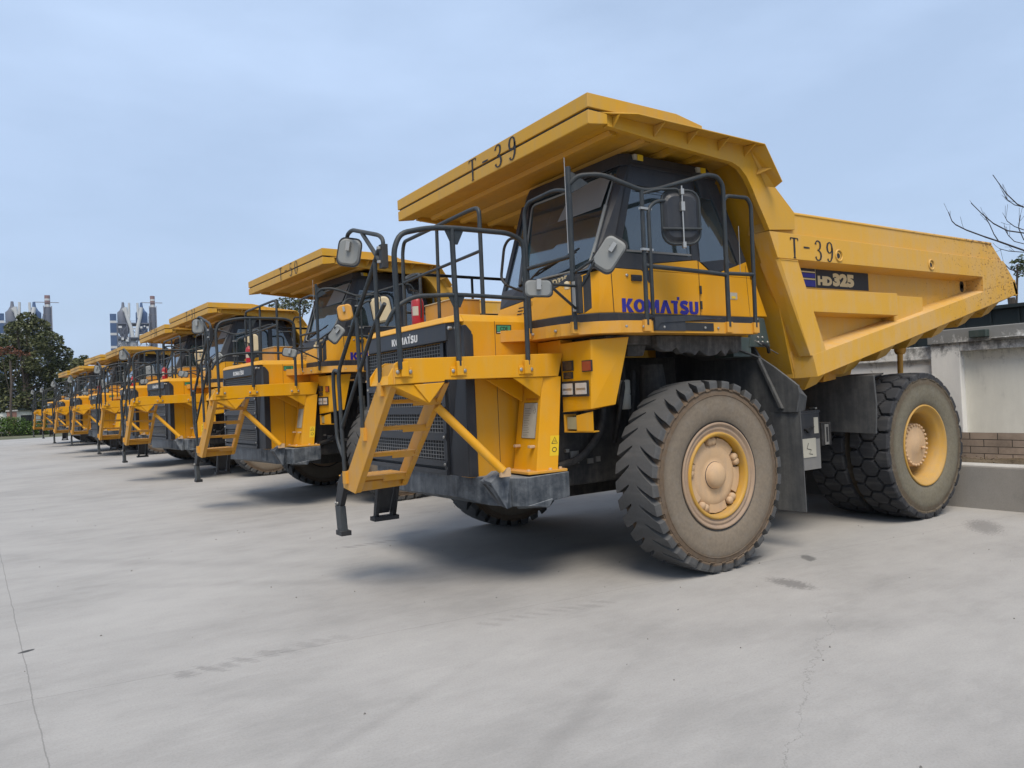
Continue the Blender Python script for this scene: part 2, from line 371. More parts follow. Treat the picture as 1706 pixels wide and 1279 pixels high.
def rear_tyre(parent, loc, name='tyre'):
    mb = MB().mat('tyre_r')
    nth, ns = 432, 36; C = 2 * PI * TR; hexn = 26; a_ = C / hexn; rowh = TW / 2.6
    def groove(u, y):
        # distance to the borders of an offset block lattice with bent cross grooves
        best = [9, 9]
        ri = y / rowh
        for rr in (math.floor(ri) - 1, math.floor(ri), math.floor(ri) + 1, math.floor(ri) + 2):
            off = .5 * (rr % 2) * a_
            kk = math.floor((u - off) / a_)
            for q in (kk - 1, kk, kk + 1, kk + 2):
                cx = off + q * a_; cy = rr * rowh
                d = math.hypot((u - cx) * 1.0, (y - cy) * .98)
                if d < best[0]: best = [d, best[0]]
                elif d < best[1]: best[1] = d
        return (best[1] - best[0]) * .5
    rows = []
    for j in range(ns + 1):
        s = -1 + 2 * j / ns; y = s * (TW / 2 - .001)
        row = []
        for i in range(nth):
            t = 2 * PI * i / nth; u = t * TR
            d = groove(u, y + .0); w = .009 if abs(s) < .62 else .009 + .016 * (abs(s) - .62) / .38
            dep = .042 * (1 - min(1, max(0, (d - w * .6) / .006)))
            r = TR - .010 * s * s - dep - (.012 if abs(s) == 1 else 0)
            row.append((r * math.cos(t), y, r * math.sin(t)))
        rows.append(row)
    for sg in (1, -1):
        row = []
        for i in range(nth):
            t = 2 * PI * i / nth; d = groove(t * TR, sg * TW / 2)
            r = .80 if d > .02 else .788
            row.append((r * math.cos(t), sg * (.238 if d > .02 else .228), r * math.sin(t)))
        row2 = [(.788 * math.cos(2 * PI * i / nth), sg * .229, .788 * math.sin(2 * PI * i / nth)) for i in range(nth)]
        if sg == 1: rows += [row, row2]
        else: rows = [row2, row] + rows
    mb.add([v for r in rows for v in r], [(j * nth + i, j * nth + (i + 1) % nth, (j + 1) * nth + (i + 1) % nth, (j + 1) * nth + i) for j in range(len(rows) - 1) for i in range(nth)])
    for sg in (1, -1): mb.lathe(tyre_profile_side(sg), n=96)
    o = mb.build(name, parent); o.location = loc; return o
def front_rim(parent, loc):
    mb = MB()
    mb.mat('rimtan').lathe([(-.20, .42), (-.20, .485), (-.185, .485), (-.17, .44), (.17, .44), (.19, .482), (.215, .492), (.228, .486), (.226, .470), (.212, .462), (.206, .448), (.214, .442), (.212, .425), (.205, .418), (.204, .402)], n=96)
    mb.mat('rimyellow').lathe([(.204, .402), (.218, .398), (.222, .386), (.214, .370), (.20, .362), (.12, .358)], n=96)
    mb.mat('hub').lathe([(.105, .358), (.108, .33), (.125, .30), (.150, .27), (.158, .22), (.150, .17), (.148, .135), (.155, .125), (.18, .118), (.205, .10), (.222, .065), (.228, .03), (.229, .001)], n=72)
    for k in range(5):
        c = PI / 2 + k * 2 * PI / 5 - .1
        for dt in (-.075, .075):
            t = c + dt; r = .318; x, z = r * math.cos(t), r * math.sin(t)
            mb.lathe([(.10, .001), (.10, .036), (.165, .036), (.175, .030), (.178, .001)], (x, 0, z), 10)
    for k in range(5):     # raised webs between the bolt pockets
        t0 = PI / 2 + (k + .5) * 2 * PI / 5 - .1
        pts = [(r * math.cos(t0 + a), r * math.sin(t0 + a)) for r, a in ((.26, -.40), (.352, -.36), (.355, -.12), (.355, .12), (.352, .36), (.26, .40))]
        mb.prism([(x, .10, z) for x, z in pts], [(x * .985, .150, z * .985) for x, z in pts])
    mb.mat('black').lathe([(.155, .128), (.160, .124), (.157, .120)], n=48)
    o = mb.build('wheel', parent); o.location = loc; return o
def rear_rim(parent, loc):
    mb = MB()
    mb.mat('rimbrown').lathe([(-.20, .42), (-.20, .485), (-.185, .485), (-.17, .44), (.165, .440), (.19, .478), (.215, .492), (.228, .486), (.224, .468), (.205, .458), (.19, .44), (.17, .425), (.155, .40), (.06, .395), (-.05, .380), (-.13, .372), (-.15, .30), (-.15, .001)], n=96)
    o = mb.build('wheel', parent); o.location = loc
    h = MB().mat('hub')
    h.lathe([(-.15, .27), (-.04, .265), (.015, .255), (.02, .235), (.025, .22), (.028, .12), (.035, .11), (.038, .001)], n=72)
    for k in range(26):
        t = 2 * PI * k / 26; h.lathe([(.0, .001), (.0, .017), (.036, .017), (.040, .012), (.041, .001)], (.245 * math.cos(t), 0, .245 * math.sin(t)), 7)
    h.lathe([(.03, .001), (.03, .02), (.075, .018), (.078, .001)], (-.11, 0, -.04), 8)
    hh = h.build('hub', o); hh.location = (0, .075, 0)
    return o

# ------------------------------------------------------------------ the haul truck (local frame: x forward, y to its left, z up)
def build_truck(name):
    T = empty(name)
    # ---- wheels
    f = front_rim(T, (0, 1.705, .885)); ft = front_tyre(f, (0, 0, 0))
    r = rear_rim(T, (-3.75, 1.645, .885)); rt = rear_tyre(r, (0, 0, 0))
    ri = MB().mat('rimyellow'); ri.lathe([(-.22, .486), (-.16, .44), (.16, .44), (.22, .486)], n=48); ri.lathe([(.0, .44), (.0, .1)], n=48)
    inner = ri.build('wheel', T); inner.location = (-3.75, 1.09, .885)
    it = rt.copy(); COL.objects.link(it); it.parent = inner; it.rotation_euler = (0, .07, 0)
    for src, loc in ((f, (0, -1.705, .885)), (r, (-3.75, -1.645, .885)), (inner, (-3.75, -1.09, .885))):
        c = copy_tree(src, T); c.location = loc; c.rotation_euler = (0, 0, PI)
    # ---- frame, axles, machinery in the dark below
    b = MB().mat('underbody')
    for s in (1, -1):
        b.box((-5.2, s * .42, .80), (1.85, s * .62, 1.22))
    for x in (-5.0, -3.0, -1.6, .9, 1.7): b.box((x - .1, -.418, .86), (x + .1, .418, 1.16))
    b.build('frame', T, bevel=.012)
    b = MB().mat('underbody'); b.lathe([(-1.5, .12), (-1.3, .2), (-.5, .22), (-.35, .38), (.35, .38), (.5, .22), (1.3, .2), (1.5, .12)], (-3.75, 0, .885), 24, cap=True)
    b.build('rear_axle', T)
    for s in (1, -1):
        b = MB().mat('underbody'); b.lathe([(.55, .10), (1.15, .10), (1.16, .135), (1.75, .135), (1.95, .11)], (.05, s * 1.16, 0), 20, 'Z', cap=True)
        b.box((-.15, s * 1.05, .62), (.25, s * 1.46, 1.12)); b.box((-.55, s * .62, .66), (.1, s * 1.2, .82))
        b.build('suspension', T, bevel=.01)
    b = MB().mat('underbody')
    b.box((.25, -1.25, .82), (1.20, .98, 2.08)); b.box((-.75, -1.2, 1.02), (.249, .72, 2.05)); b.box((-1.1, -.9, .62), (.9, .415, 1.0))
    b.build('engine', T, bevel=.02)
    b = MB()
    b.mat('white'); b.lathe([(1.52, .058), (1.53, .065), (1.66, .065), (1.665, .060), (1.68, .065), (1.80, .065), (1.81, .05)], (.385, 1.10, 0), 20, 'Z', cap=True)
    b.build('oil_filter', T); b = MB().mat('underbody')
    b.tube([(1.15, 1.0, 1.02), (.95, 1.08, 1.08), (.72, 1.12, 1.30), (.6, 1.05, 1.7), (.62, .95, 2.0)], .035, 8, .2)
    b.build('hose', T); b = MB().mat('underbody'); b.tube([(.45, 1.0, 1.2), (.50, 1.15, 1.5), (.42, 1.15, 1.8), (.3, 1.0, 2.05)], .022, 8, .2)
    b.build('hose', T); b = MB().mat('underbody'); b.tube([(.1, .8, 1.25), (.3, 1.1, 1.35), (.25, 1.1, 1.9)], .03, 8, .2)
    b.build('hose', T); b = MB().mat('underbody'); b.tube([(.9, 1.0, 1.35), (.85, 1.06, 1.55), (.8, 1.0, 1.95)], .018, 8, .2)
    b.build('hose', T); b = MB().mat('steel');  b.obox((1.05, 1.0, 1.16), (1, 0, 0), (0, 0, 1), (0, 1, 0), .04, .03, .03)
    b.obox((.95, .99, 1.09), (1, 0, 0), (0, 0, 1), (0, 1, 0), .10, .12, .012); b.obox((.76, .99, 1.04), (1, 0, 0), (0, 0, 1), (0, 1, 0), .07, .05, .012); b.obox((.66, .99, 1.05), (1, 0, 0), (0, 0, 1), (0, 1, 0), .05, .05, .012)
    b.build('frame_plate', T)
    # ---- dump body
    b = MB().mat('yellow_body'); YI = 1.62; YO = 1.83
    k = .2155
    def zb(x): return 1.994 + k * (-1.635 - x)     # top edge of the floor band
    def zl(x): return 1.760 + k * (-1.711 - x)     # bottom edge
    for s in (1, -1):
        # side skin
        b.xz([(-1.22, 3.25), (-5.86, 3.30), (-6.35, 2.95), (-6.3, zl(-6.3) + .02), (-1.62, 1.78)], s * (YI - .06), s * YI)
        # upper rail
        b.xz([(-1.02, 3.262), (-1.05, 3.40), (-1.435, 3.478), (-5.857, 3.505), (-6.128, 3.30), (-6.128, 3.281)], s * 1.56, s * 1.80)
        b.tube([(-1.44, s * 1.79, 3.478), (-5.85, s * 1.79, 3.503)], .022, 6)
        # box rail under it
        b.prism([(-1.012, s * YI, 3.26), (-1.14, s * YI, 2.955), (-5.50, s * YI, 2.985), (-5.50, s * YI, 3.28)],
                [(-1.012, s * YO, 3.255), (-1.13, s * YO, 2.99), (-5.50, s * YO, 3.022), (-5.50, s * YO, 3.277)])
        # end post
        b.prism([(-5.502, s * YI, 3.278), (-5.502, s * YI, zb(-5.502)), (-6.42, s * YI, zb(-6.42)), (-6.13, s * YI, 3.28)],
                [(-5.502, s * YO, 3.276), (-5.502, s * YO, zb(-5.502)), (-6.42, s * YO, zb(-6.42)), (-6.13, s * YO, 3.277)])
        # floor side band, flat face with a sloped upper shelf
        b.prism([(-1.60, s * YI, 2.05), (-6.44, s * YI, zb(-6.44) + .03), (-6.50, s * YI, zl(-6.4) - .02), (-1.60, s * YI, 1.752)],
                [(-1.635, s * YO, 1.992), (-6.46, s * YO, zb(-6.46) - .002), (-6.53, s * YO, 2.835), (-1.711, s * YO, 1.762)][:4])
        # front corner post: front strip, bend line, broad side face
        A = [(-1.135, s * 1.60, 2.97), (-1.13, s * 1.80, 2.985), (-1.165, s * 1.829, 2.985), (-1.46, s * 1.829, 2.985), (-1.46, s * 1.60, 2.985)]
        B = [(-1.62, s * 1.60, 1.985), (-1.585, s * 1.70, 1.985), (-1.60, s * 1.829, 1.985), (-1.90, s * 1.829, 1.992), (-1.90, s * 1.60, 1.992)]
        b.prism(A, B)
        b.tube([(-1.17, s * 1.832, 2.978), (-1.455, s * 1.832, 2.978)], .006, 5)
        # lower side rail and the plate behind it
        b.prism([(-1.60, s * YI, 2.72), (-1.72, s * YI, 2.43), (-3.37, s * YI, 2.43), (-3.37, s * YI, 2.74)],
                [(-1.585, s * 1.815, 2.69), (-1.694, s * 1.815, 2.455), (-3.37, s * 1.815, 2.455), (-3.37, s * 1.815, 2.715)])
        b.xz([(-3.371, 2.70), (-3.371, zb(-3.371) + .01), (-4.05, zb(-4.05) + .01), (-4.05, 2.70)], s * YI, s * 1.76)
        # canopy side: plate, arch and rising corner
        b.mat('yellow_canopy')
        arch = [(1.10, 3.965), (.4, 3.92), (-.316, 3.884), (-.48, 3.876), (-.60, 3.84), (-.69, 3.765), (-.77, 3.655), (-.84, 3.53), (-.93, 3.39), (-1.008, 3.262)]
        b.xz([(1.10, 4.08)] + arch + [(-1.425, 3.30), (-1.435, 3.475), (-1.128, 3.715), (-1.02, 3.72), (-.79, 4.066), (-.45, 4.075), (-.1, 4.075)], s * 1.78, s * 1.838)
        b.mat('yellow_body')
    # front wall and floor
    b.mat('yellow_canopy')
    b.prism([(-.80, -1.78, 4.02), (-.80, 1.78, 4.02), (-1.60, 1.60, 1.80), (-1.60, -1.60, 1.80)], [(-.88, -1.78, 4.02), (-.88, 1.78, 4.02), (-1.68, 1.60, 1.80), (-1.68, -1.60, 1.80)])
    for y in (-1.1, -.4, .35, 1.1): b.prism([(-.87, y - .09, 3.8), (-.87, y + .09, 3.8), (-1.56, y + .09, 1.9), (-1.56, y - .09, 1.9)], [(-.76, y - .07, 3.8), (-.76, y + .07, 3.8), (-1.45, y + .07, 1.9), (-1.45, y - .07, 1.9)])
    b.mat('yellow_body')
    b.prism([(-1.60, -1.61, 1.83), (-1.60, 1.61, 1.83), (-6.50, 1.61, 2.86), (-6.50, -1.61, 2.86)], [(-1.60, -1.61, 1.755), (-1.60, 1.61, 1.755), (-6.50, 1.61, 2.78), (-6.50, -1.61, 2.78)])
    b.prism([(-6.46, -1.83, 2.80), (-6.46, 1.83, 2.80), (-6.545, 1.83, 2.835), (-6.545, -1.83, 2.835)], [(-6.38, -1.83, 3.0), (-6.38, 1.83, 3.0), (-6.44, 1.83, 3.0), (-6.44, -1.83, 3.0)])
    # cross beams below the floor
    for x in (-1.98, -2.72, -3.42, -4.12, -4.76, -5.46, -6.16):
        z = zl(x) - .005
        b.prism([(x + .20, -1.70, z - .04), (x + .20, 1.70, z - .04), (x - .14, 1.70, z + .035), (x - .14, -1.70, z + .035)],
                [(x + .07, -1.52, z - .19), (x + .07, 1.52, z - .19), (x - .16, 1.52, z - .13), (x - .16, -1.52, z - .13)])
    for s in (1, -1): b.xz([(-1.9, 1.72), (-5.2, 2.43), (-5.2, 2.2), (-2.3, 1.42)], s * .45, s * .60)
    # lifting holes
    b.mat('black')
    for x, z in ((-2.195, 3.083), (-4.16, 3.103)):
        b.lathe([(1.8315, .001), (1.8315, .052)], (x, 0, z), 20)
    b.lathe([(1.6215, .001), (1.6215, .055)], (-5.36, 0, 2.94), 20); b.lathe([(1.6215, .001), (1.6215, .055)], (-5.36, 0, 2.895), 20)
    b.mat('yellow_body')
    for x, z in ((-2.195, 3.083), (-4.16, 3.103)):
        b.lathe([(1.832, .049), (1.845, .055), (1.845, .066), (1.832, .070)], (x, 0, z), 24)
        b.lathe([(1.8335, .030), (1.8335, .048)], (x + .012, 0, z - .004), 20)
    body = b.build('dump_body', T, bevel=.011)
    # ---- canopy over the cab
    b = MB().mat('yellow_canopy'); W = 1.865
    b.xz([(.28, 4.205), (1.336, 4.203), (1.336, 4.083), (.28, 4.085)], -W, W)          # roof sheet and upper lip
    b.xz([(1.328, 4.062), (1.334, 4.056), (1.334, 3.948), (1.325, 3.942), (1.12, 3.972), (1.12, 4.058)], -W + .004, W - .004)           # lower lip
    b.mat('black'); b.box((1.10, -1.84, 4.0585), (1.318, 1.84, 4.0825)); b.mat('yellow_canopy')
    b.xz([(.279, 4.204), (-.05, 4.15), (-.05, 4.06), (.279, 4.084)], -W, W)
    b.xz([(-.051, 4.149), (-.82, 4.085), (-.84, 3.98), (-.051, 4.04)], -1.83, 1.83)
    b.box((-.80, -1.779, 4.0), (1.119, 1.779, 4.05))                                                                 # under sheet
    for x in (.92, .50, .08, -.34): b.xz([(x + .05, 3.999), (x + .03, 3.955), (x - .03, 3.955), (x - .05, 3.999)], -1.70, 1.70)
    for s in (1, -1):
        # wing plate outboard, falling at the rear, with gussets
        b.prism([(1.20, s * 1.84, 4.075), (1.10, s * 1.88, 4.07), (.90, s * 2.0, 4.058), (-.79, s * 2.0, 4.055), (-.74, s * 1.84, 4.072)],
                [(1.20, s * 1.84, 4.063), (1.10, s * 1.88, 4.058), (.90, s * 2.0, 4.046), (-.79, s * 2.0, 4.043), (-.74, s * 1.84, 4.060)])
        b.prism([(-.7905, s * 2.0, 4.055), (-.7405, s * 1.84, 4.072), (-1.0, s * 1.84, 3.70), (-1.06, s * 1.90, 3.69), (-1.035, s * 2.0, 3.715)],
                [(-.7905, s * 2.0, 4.039), (-.7405, s * 1.84, 4.056), (-.98, s * 1.84, 3.695), (-1.045, s * 1.90, 3.68), (-1.022, s * 2.0, 3.71)])
        for x in (1.03, .55, .12, -.30, -.68):
            b.prism([(x, s * 1.84, 4.055), (x, s * (1.93 if x > 1 else 1.985), 4.045), (x, s * 1.84, 3.955)], [(x + .014, s * 1.84, 4.055), (x + .014, s * (1.93 if x > 1 else 1.985), 4.045), (x + .014, s * 1.84, 3.955)])
        b.prism([(-.90, s * 1.84, 3.90), (-.93, s * 1.985, 3.85), (-.83, s * 1.84, 3.80)], [(-.912, s * 1.84, 3.893), (-.942, s * 1.985, 3.843), (-.842, s * 1.84, 3.793)])
    b.build('canopy', T, bevel=.008)
    # ---- model plate on the body side
    b = MB().mat('black'); y = 1.6225
    b.prism([(-1.80, 1.621, 2.962), (-3.105, 1.621, 2.975), (-3.105, 1.621, 2.762), (-1.87, 1.621, 2.752)], [(-1.80, y, 2.962), (-3.105, y, 2.975), (-3.105, y, 2.762), (-1.87, y, 2.752)])
    b.mat('creamink'); b.box((-2.063, y + .001, 2.755), (-2.058, y + .002, 2.965))
    b.box((-1.80, y + .001, 2.916), (-2.055, y + .002, 2.93)); b.box((-1.83, y + .001, 2.838), (-2.055, y + .002, 2.854))
    b.mat('blue'); b.box((-1.815, y + .001, 2.862), (-2.055, y + .002, 2.908)); b.box((-1.845, y + .001, 2.764), (-2.055, y + .002, 2.830))
    b.mat('creamink'); font_text(b, 'HD', lambda u, v: (-2.10 - u, y + .002, 2.785 + v), .15, .012, .27, .105)
    font_text(b, '325', lambda u, v: (-2.385 - u, y + .002, 2.785 + v), .2, .014, .42, .150)
    b.build('model_plate', body)
    # ---- hood
    b = MB().mat('yellow'); YL, YR = .78, -1.45
    hood = [(YR, .98), (YR, 2.38), (YR + .06, 2.445), (-1.30, 2.472), (.66, 2.472), (.72, 2.455), (YL, 2.395), (YL, .98)]
    b.prism([(1.98, y, z) for y, z in hood], [(.75, y, z) for y, z in hood])
    b.xy([(1.981, -1.30), (2.085, -1.22), (2.085, .57), (2.03, .70), (1.981, .735)], 2.395, 2.405)
    b.prism([(2.087, -1.22, 2.398), (2.087, .57, 2.398), (2.03, .72, 2.398), (1.981, .775, 2.395), (1.981, -1.40, 2.395)],
            [(2.045, -1.22, 2.448), (2.045, .55, 2.448), (2.00, .67, 2.460), (1.981, .70, 2.471), (1.981, -1.33, 2.471)])
    b.mat('black'); b.box((1.66, .7805, .98), (1.655, .7815, 2.40)); b.box((1.66, .60, 2.4725), (1.655, -1.3, 2.4735))
    hd = b.build('hood', T, bevel=.014)
    b = MB().mat('charcoal')
    b.prism([(2.076, -1.21, 2.394), (2.076, .60, 2.394), (2.076, .60, 2.235), (2.076, -1.21, 2.235)], [(1.9815, -1.42, 2.394), (1.9815, .60, 2.394), (1.9815, .60, 2.235), (1.9815, -1.42, 2.235)])
    # corner guard wrapping round to the side
    b.prism([(2.072, .602, 2.392), (2.02, .72, 2.385), (1.97, .792, 2.33), (1.95, .792, .985), (1.981, .43, .985), (1.981, .602, 2.2)][:4] + [(1.981, .44, .985), (2.0, .46, 2.2)],
            [(1.90, .602, 2.36), (1.90, .70, 2.35), (1.90, .7905, 2.27), (1.90, .7905, .99), (1.90, .44, .99), (1.90, .46, 2.2)])
    b.xz([(2.0, 2.36), (1.97, 2.36), (1.915, 2.30), (1.915, .985), (1.99, .985)], .781, .795)
    b.box((1.9815, .43, .985), (1.995, .78, 2.36))
    b.mat('steel'); b.lathe([(.60, .001), (.60, .018), (.612, .015), (.613, .001)], (2.03, .10, 2.34), 10); b.lathe([(1.99, .018), (2.07, .018), (2.076, .012), (2.077, .001)], (0, .64, 2.345), 10, 'X')
    b.build('hood_trim', hd, bevel=.008)
    b = MB().mat('whiteink'); maker_word(b, lambda u, v: (2.0785, -.575 + u, 2.268 + v), .60, .072); b.build('maker_badge', hd)
    b = MB().mat('black'); b.box((1.9812, -1.43, 1.0), (1.984, .42, 2.23))
    b.mat('charcoal')
    for z0, z1 in ((1.80, 1.865), (1.555, 1.625), (1.305, 1.375), (1.06, 1.115), (.985, 1.03)): b.box((1.985, -1.42, z0), (2.025, .42, z1))
    b.box((1.985, -1.44, .99), (2.02, -1.38, 2.23)); b.box((1.985, .37, .99), (2.018, .43, 2.23))
    b.mat('grey')
    yy = -1.36
    while yy < .36: b.box((1.988, yy, 1.06), (1.993, yy + .008, 2.23)); yy += .056
    zz = 1.09
    while zz < 2.23: b.box((1.9935, -1.38, zz), (1.9975, .37, zz + .007)); zz += .036
    b.mat('steel')
    for z in (1.59, 1.34, 1.085, 1.83):
        for y in (-1.39, .39): b.lathe([(2.025, .014), (2.033, .014), (2.035, .001)], (0, y, z), 8, 'X')
    b.build('grille', hd)
    # ---- bumper
    TOW = [(1.98, 0.932, 0.964), (1.98, 1.112, 0.961), (1.87, 1.19, 0.728), (1.87, 1.069, 0.768), (1.86, 0.946, 1.043), (1.86, 1.125, 1.06), (1.8, 1.151, 0.982), (1.8, 1.16, 0.732)]
    b = MB().mat('bumper')
    out = [(2.0, -1.9 + 1.45), (2.0, .55), (1.86, .92), (1.80, 1.08), (1.71, 1.25), (1.245, 1.275), (1.245, .62), (1.6, .62)]
    full = [(1.245, -1.90), (1.70, -1.90), (1.86, -1.60), (2.0, -1.25), (2.0, .55), (1.88, .93), (1.80, 1.12), (1.70, 1.255), (1.245, 1.275), (1.245, 1.0), (1.245, -1.0)]
    def zbot(x, y): return .735 if y < 0 else (.79 if x > 1.95 else (.735 if x > 1.5 else .775))
    b.prism([(x, y, zbot(x, y)) for x, y in full], [(x, y, .985 if x > 1.6 else 1.0) for x, y in full])
    b.prism([(1.70, 1.10, .70), (1.48, 1.2785, .705), (1.44, 1.2785, .77), (1.44, 1.0, .77)], [(1.72, 1.10, .74), (1.70, 1.262, .74), (1.44, 1.2785, .78), (1.44, 1.0, .78)])
    # towing bracket
    F1, F2, F3, F4 = TOW[:4]; B1, B2, R1, R2 = TOW[4:]
    b.prism([F1, F2, F3, F4], [B1, B2, R2, (1.85, .98, .75)])
    b.prism([F2, F3, R2, B2], [(1.99, 1.0, .98), (1.90, 1.12, .77), (R2[0] - .02, R2[1] - .06, R2[2]), (B2[0] - .03, B2[1] - .06, B2[2])])
    b.prism([B2, (R1[0], R1[1], R1[2] + .01), R2, F3], [(1.80, .90, 1.0), (1.75, 1.0, 1.0), (1.75, 1.0, .76), (1.80, .9, .76)])
    b.mat('black'); c_ = [sum(p[i] for p in (F1, F2, F3, F4)) / 4 for i in range(3)]
    n_f = (Vector(F2) - Vector(F1)).cross(Vector(F4) - Vector(F1)).normalized(); n_f = n_f if n_f.dot(CO - Vector(c_)) > 0 else -n_f
    b.poly([tuple(Vector(c_) + (Vector(p) - Vector(c_)) * .80 + n_f * .003) for p in (F1, F2, F3, F4)])
    b.build('bumper', T, bevel=.008)
    # ---- corner pillar with data plate
    b = MB().mat('yellow')
    b.prism([(1.55, .83, 1.02), (1.55, 1.20, 1.02), (1.345, 1.245, 1.02), (1.28, 1.0, 1.02), (1.35, .83, 1.02)],
            [(1.42, .83, 1.86), (1.42, 1.17, 1.86), (1.235, 1.205, 1.86), (1.20, 1.0, 1.86), (1.25, .83, 1.86)])
    b.prism([(1.45, 1.17, 1.68), (1.42, 1.19, 1.859), (1.75, 1.19, 1.859)], [(1.45, 1.16, 1.68), (1.42, 1.175, 1.859), (1.75, 1.175, 1.859)])
    b.prism([(1.46, .90, 1.64), (1.44, .90, 1.859), (1.85, .90, 1.859)], [(1.46, .885, 1.64), (1.44, .885, 1.859), (1.85, .885, 1.859)])
    b.mat('yellow_light'); b.xy([(1.66, .80), (1.66, 1.235), (1.25, 1.262), (1.22, .80)], 1.003, 1.028)
    b.mat('hub')
    for x, y in ((1.62, .86), (1.62, 1.18), (1.30, 1.22), (1.42, 1.23)): b.lathe([(1.028, .018), (1.045, .018), (1.046, .001)], (x, y, 0), 8, 'Z')
    def pf(u, v): return (1.553 - (v - 1.02) * .1548, u, v)
    for y in (.90, 1.13): b.obox((1.545, y, 1.24), (0, 1, 0), (0, 0, 1), (1, 0, 0), .04, .025, .06)
    pil = b.build('corner_pillar', T, bevel=.006)
    b = MB().mat('white'); q = [pf(.93, 1.31), pf(1.14, 1.31), pf(1.14, 1.63), pf(.93, 1.63)]; b.prism(q, [(x + .003, y, z) for x, y, z in q])
    b.mat('blackink')
    for i in range(17):
        z = 1.33 + i * .0155; x = pf(0, z)[0] + .0035; L = random.uniform(.07, .11)
        b.poly([(x, .945, z), (x, .945 + L, z), (x, .945 + L, z + .0025), (x, .945, z + .0025)])
    for a, c in ((.928, .932), (1.138, 1.142)): b.poly([(pf(0, 1.31)[0] + .0035, a, 1.31), (pf(0, 1.31)[0] + .0035, c, 1.31), (pf(0, 1.63)[0] + .0035, c, 1.63), (pf(0, 1.63)[0] + .0035, a, 1.63)])
    for z in (1.31, 1.628): x = pf(0, z)[0] + .0036; b.poly([(x, .93, z), (x, 1.14, z), (x, 1.14, z + .003), (x, .93, z + .003)])
    x = pf(0, 1.58)[0] + .0037; ribbon(b, [(1.10, 1.595), (1.115, 1.57), (1.085, 1.56), (1.10, 1.53), (1.12, 1.55), (1.10, 1.595)], [.002] * 6, lambda u, v: (pf(0, v)[0] + .0037, u, v))
    b.mat('red')
    for i in range(9): z = 1.652; x = pf(0, z)[0] + .0005; b.poly([(x, .955 + i * .021, z), (x, .961 + i * .021, z), (x - .003, .961 + i * .021, z + .02), (x - .003, .955 + i * .021, z + .02)])
    b.build('data_plate', pil)
    b = MB().mat('label_yellow')
    def ps(u, v): t = (u - 1.50) / -.17; return (u - (v - 1.02) * .12, 1.205 + .035 * t - (v - 1.02) * .03 + .006, v)
    q = [ps(1.43, 1.15), ps(1.345, 1.15), ps(1.345, 1.33), ps(1.43, 1.33)]; b.poly(q)
    b.mat('blackink')
    def pk(u, v): p = ps(u, v); return (p[0], p[1] + .0015, p[2])
    ribbon(b, [(1.415, 1.26), (1.36, 1.26), (1.388, 1.315), (1.415, 1.26)], [.003] * 4, pk); ribbon(b, [(1.395, 1.27), (1.385, 1.29), (1.375, 1.27)], [.002] * 3, pk)
    n = 12; ribbon(b, [(1.387 + .02 * math.cos(i * 2 * PI / n), 1.205 + .02 * math.sin(i * 2 * PI / n)) for i in range(n + 1)], [.003] * 13, pk)
    b.build('warning_sticker', pil)
    # ---- lamp housing under the cab deck (left) and its twin (right)
    for s in (1, -1):
        b = MB().mat('yellow'); o = 0 if s == 1 else -.32
        Y = lambda v: (v if s == 1 else -v + o)
        b.prism([(1.195, Y(1.16), 1.535), (1.185, Y(1.555), 1.555), (.94, Y(1.60), 1.585), (.93, Y(1.54), 1.59), (1.05, Y(1.50), 1.57), (1.05, Y(1.16), 1.55)],
                [(1.195, Y(1.16), 2.16), (1.195, Y(1.60), 2.16), (.84, Y(1.70), 2.18), (.82, Y(1.60), 2.18), (1.05, Y(1.54), 2.17), (1.05, Y(1.16), 2.17)])
        b.prism([(1.1945, Y(.80), 2.065), (1.1945, Y(1.1595), 2.065), (1.05, Y(1.1595), 2.065), (1.05, Y(.80), 2.065)], [(1.1945, Y(.80), 2.195), (1.1945, Y(1.1595), 2.195), (1.05, Y(1.1595), 2.195), (1.05, Y(.80), 2.195)])
        b.prism([(1.19, Y(1.17), 1.545), (1.17, Y(1.42), 1.555), (.98, Y(1.42), 1.56), (.98, Y(1.17), 1.55)], [(1.20, Y(1.15), 1.53), (1.18, Y(1.56), 1.548), (.95, Y(1.59), 1.58), (.95, Y(1.15), 1.58)])
        H = b.build('lamp_housing', T, bevel=.006)
        def unit(nm, y0, y1, z0, z1, lens, fr=.008, x=1.196):
            q = MB().mat('black'); q.box((x, Y(y0), z0), (x + .012, Y(y1), z1))
            q.mat(lens); q.box((x + .0125, Y(y0 + fr), z0 + fr), (x + .016, Y(y1 - fr), z1 - fr))
            if lens == 'lens':
                q.mat('grey'); yc = (y0 + y1) / 2; q.mat('steel'); q.box((x + .0162, Y(y0 + fr + .012), (z0 + z1) / 2 - .012), (x + .0175, Y(y1 - fr - .012), (z0 + z1) / 2 + .006))
            return q.build(nm, H)
        unit('headlight', 1.165, 1.355, 1.67, 1.81, 'lens', .020); unit('headlight', 1.3555, 1.550, 1.67, 1.81, 'lens', .020)
        unit('turn_lamp', 1.475, 1.610, 1.885, 1.985, 'lensred'); unit('side_lamp', 1.195, 1.345, 1.905, 1.995, 'lensdark'); unit('side_lamp', 1.205, 1.335, 1.832, 1.892, 'lensdark')
        q = MB().mat('yellow'); q.box((1.05, Y(1.16), 1.345), (1.19, Y(1.17), 1.51)); q.prism([(1.19, Y(1.16), 1.345), (1.19, Y(1.16), 1.356), (1.16, Y(1.545), 1.36), (1.16, Y(1.545), 1.35)], [(1.0, Y(1.16), 1.345), (1.0, Y(1.16), 1.356), (1.06, Y(1.50), 1.36), (1.06, Y(1.50), 1.35)])
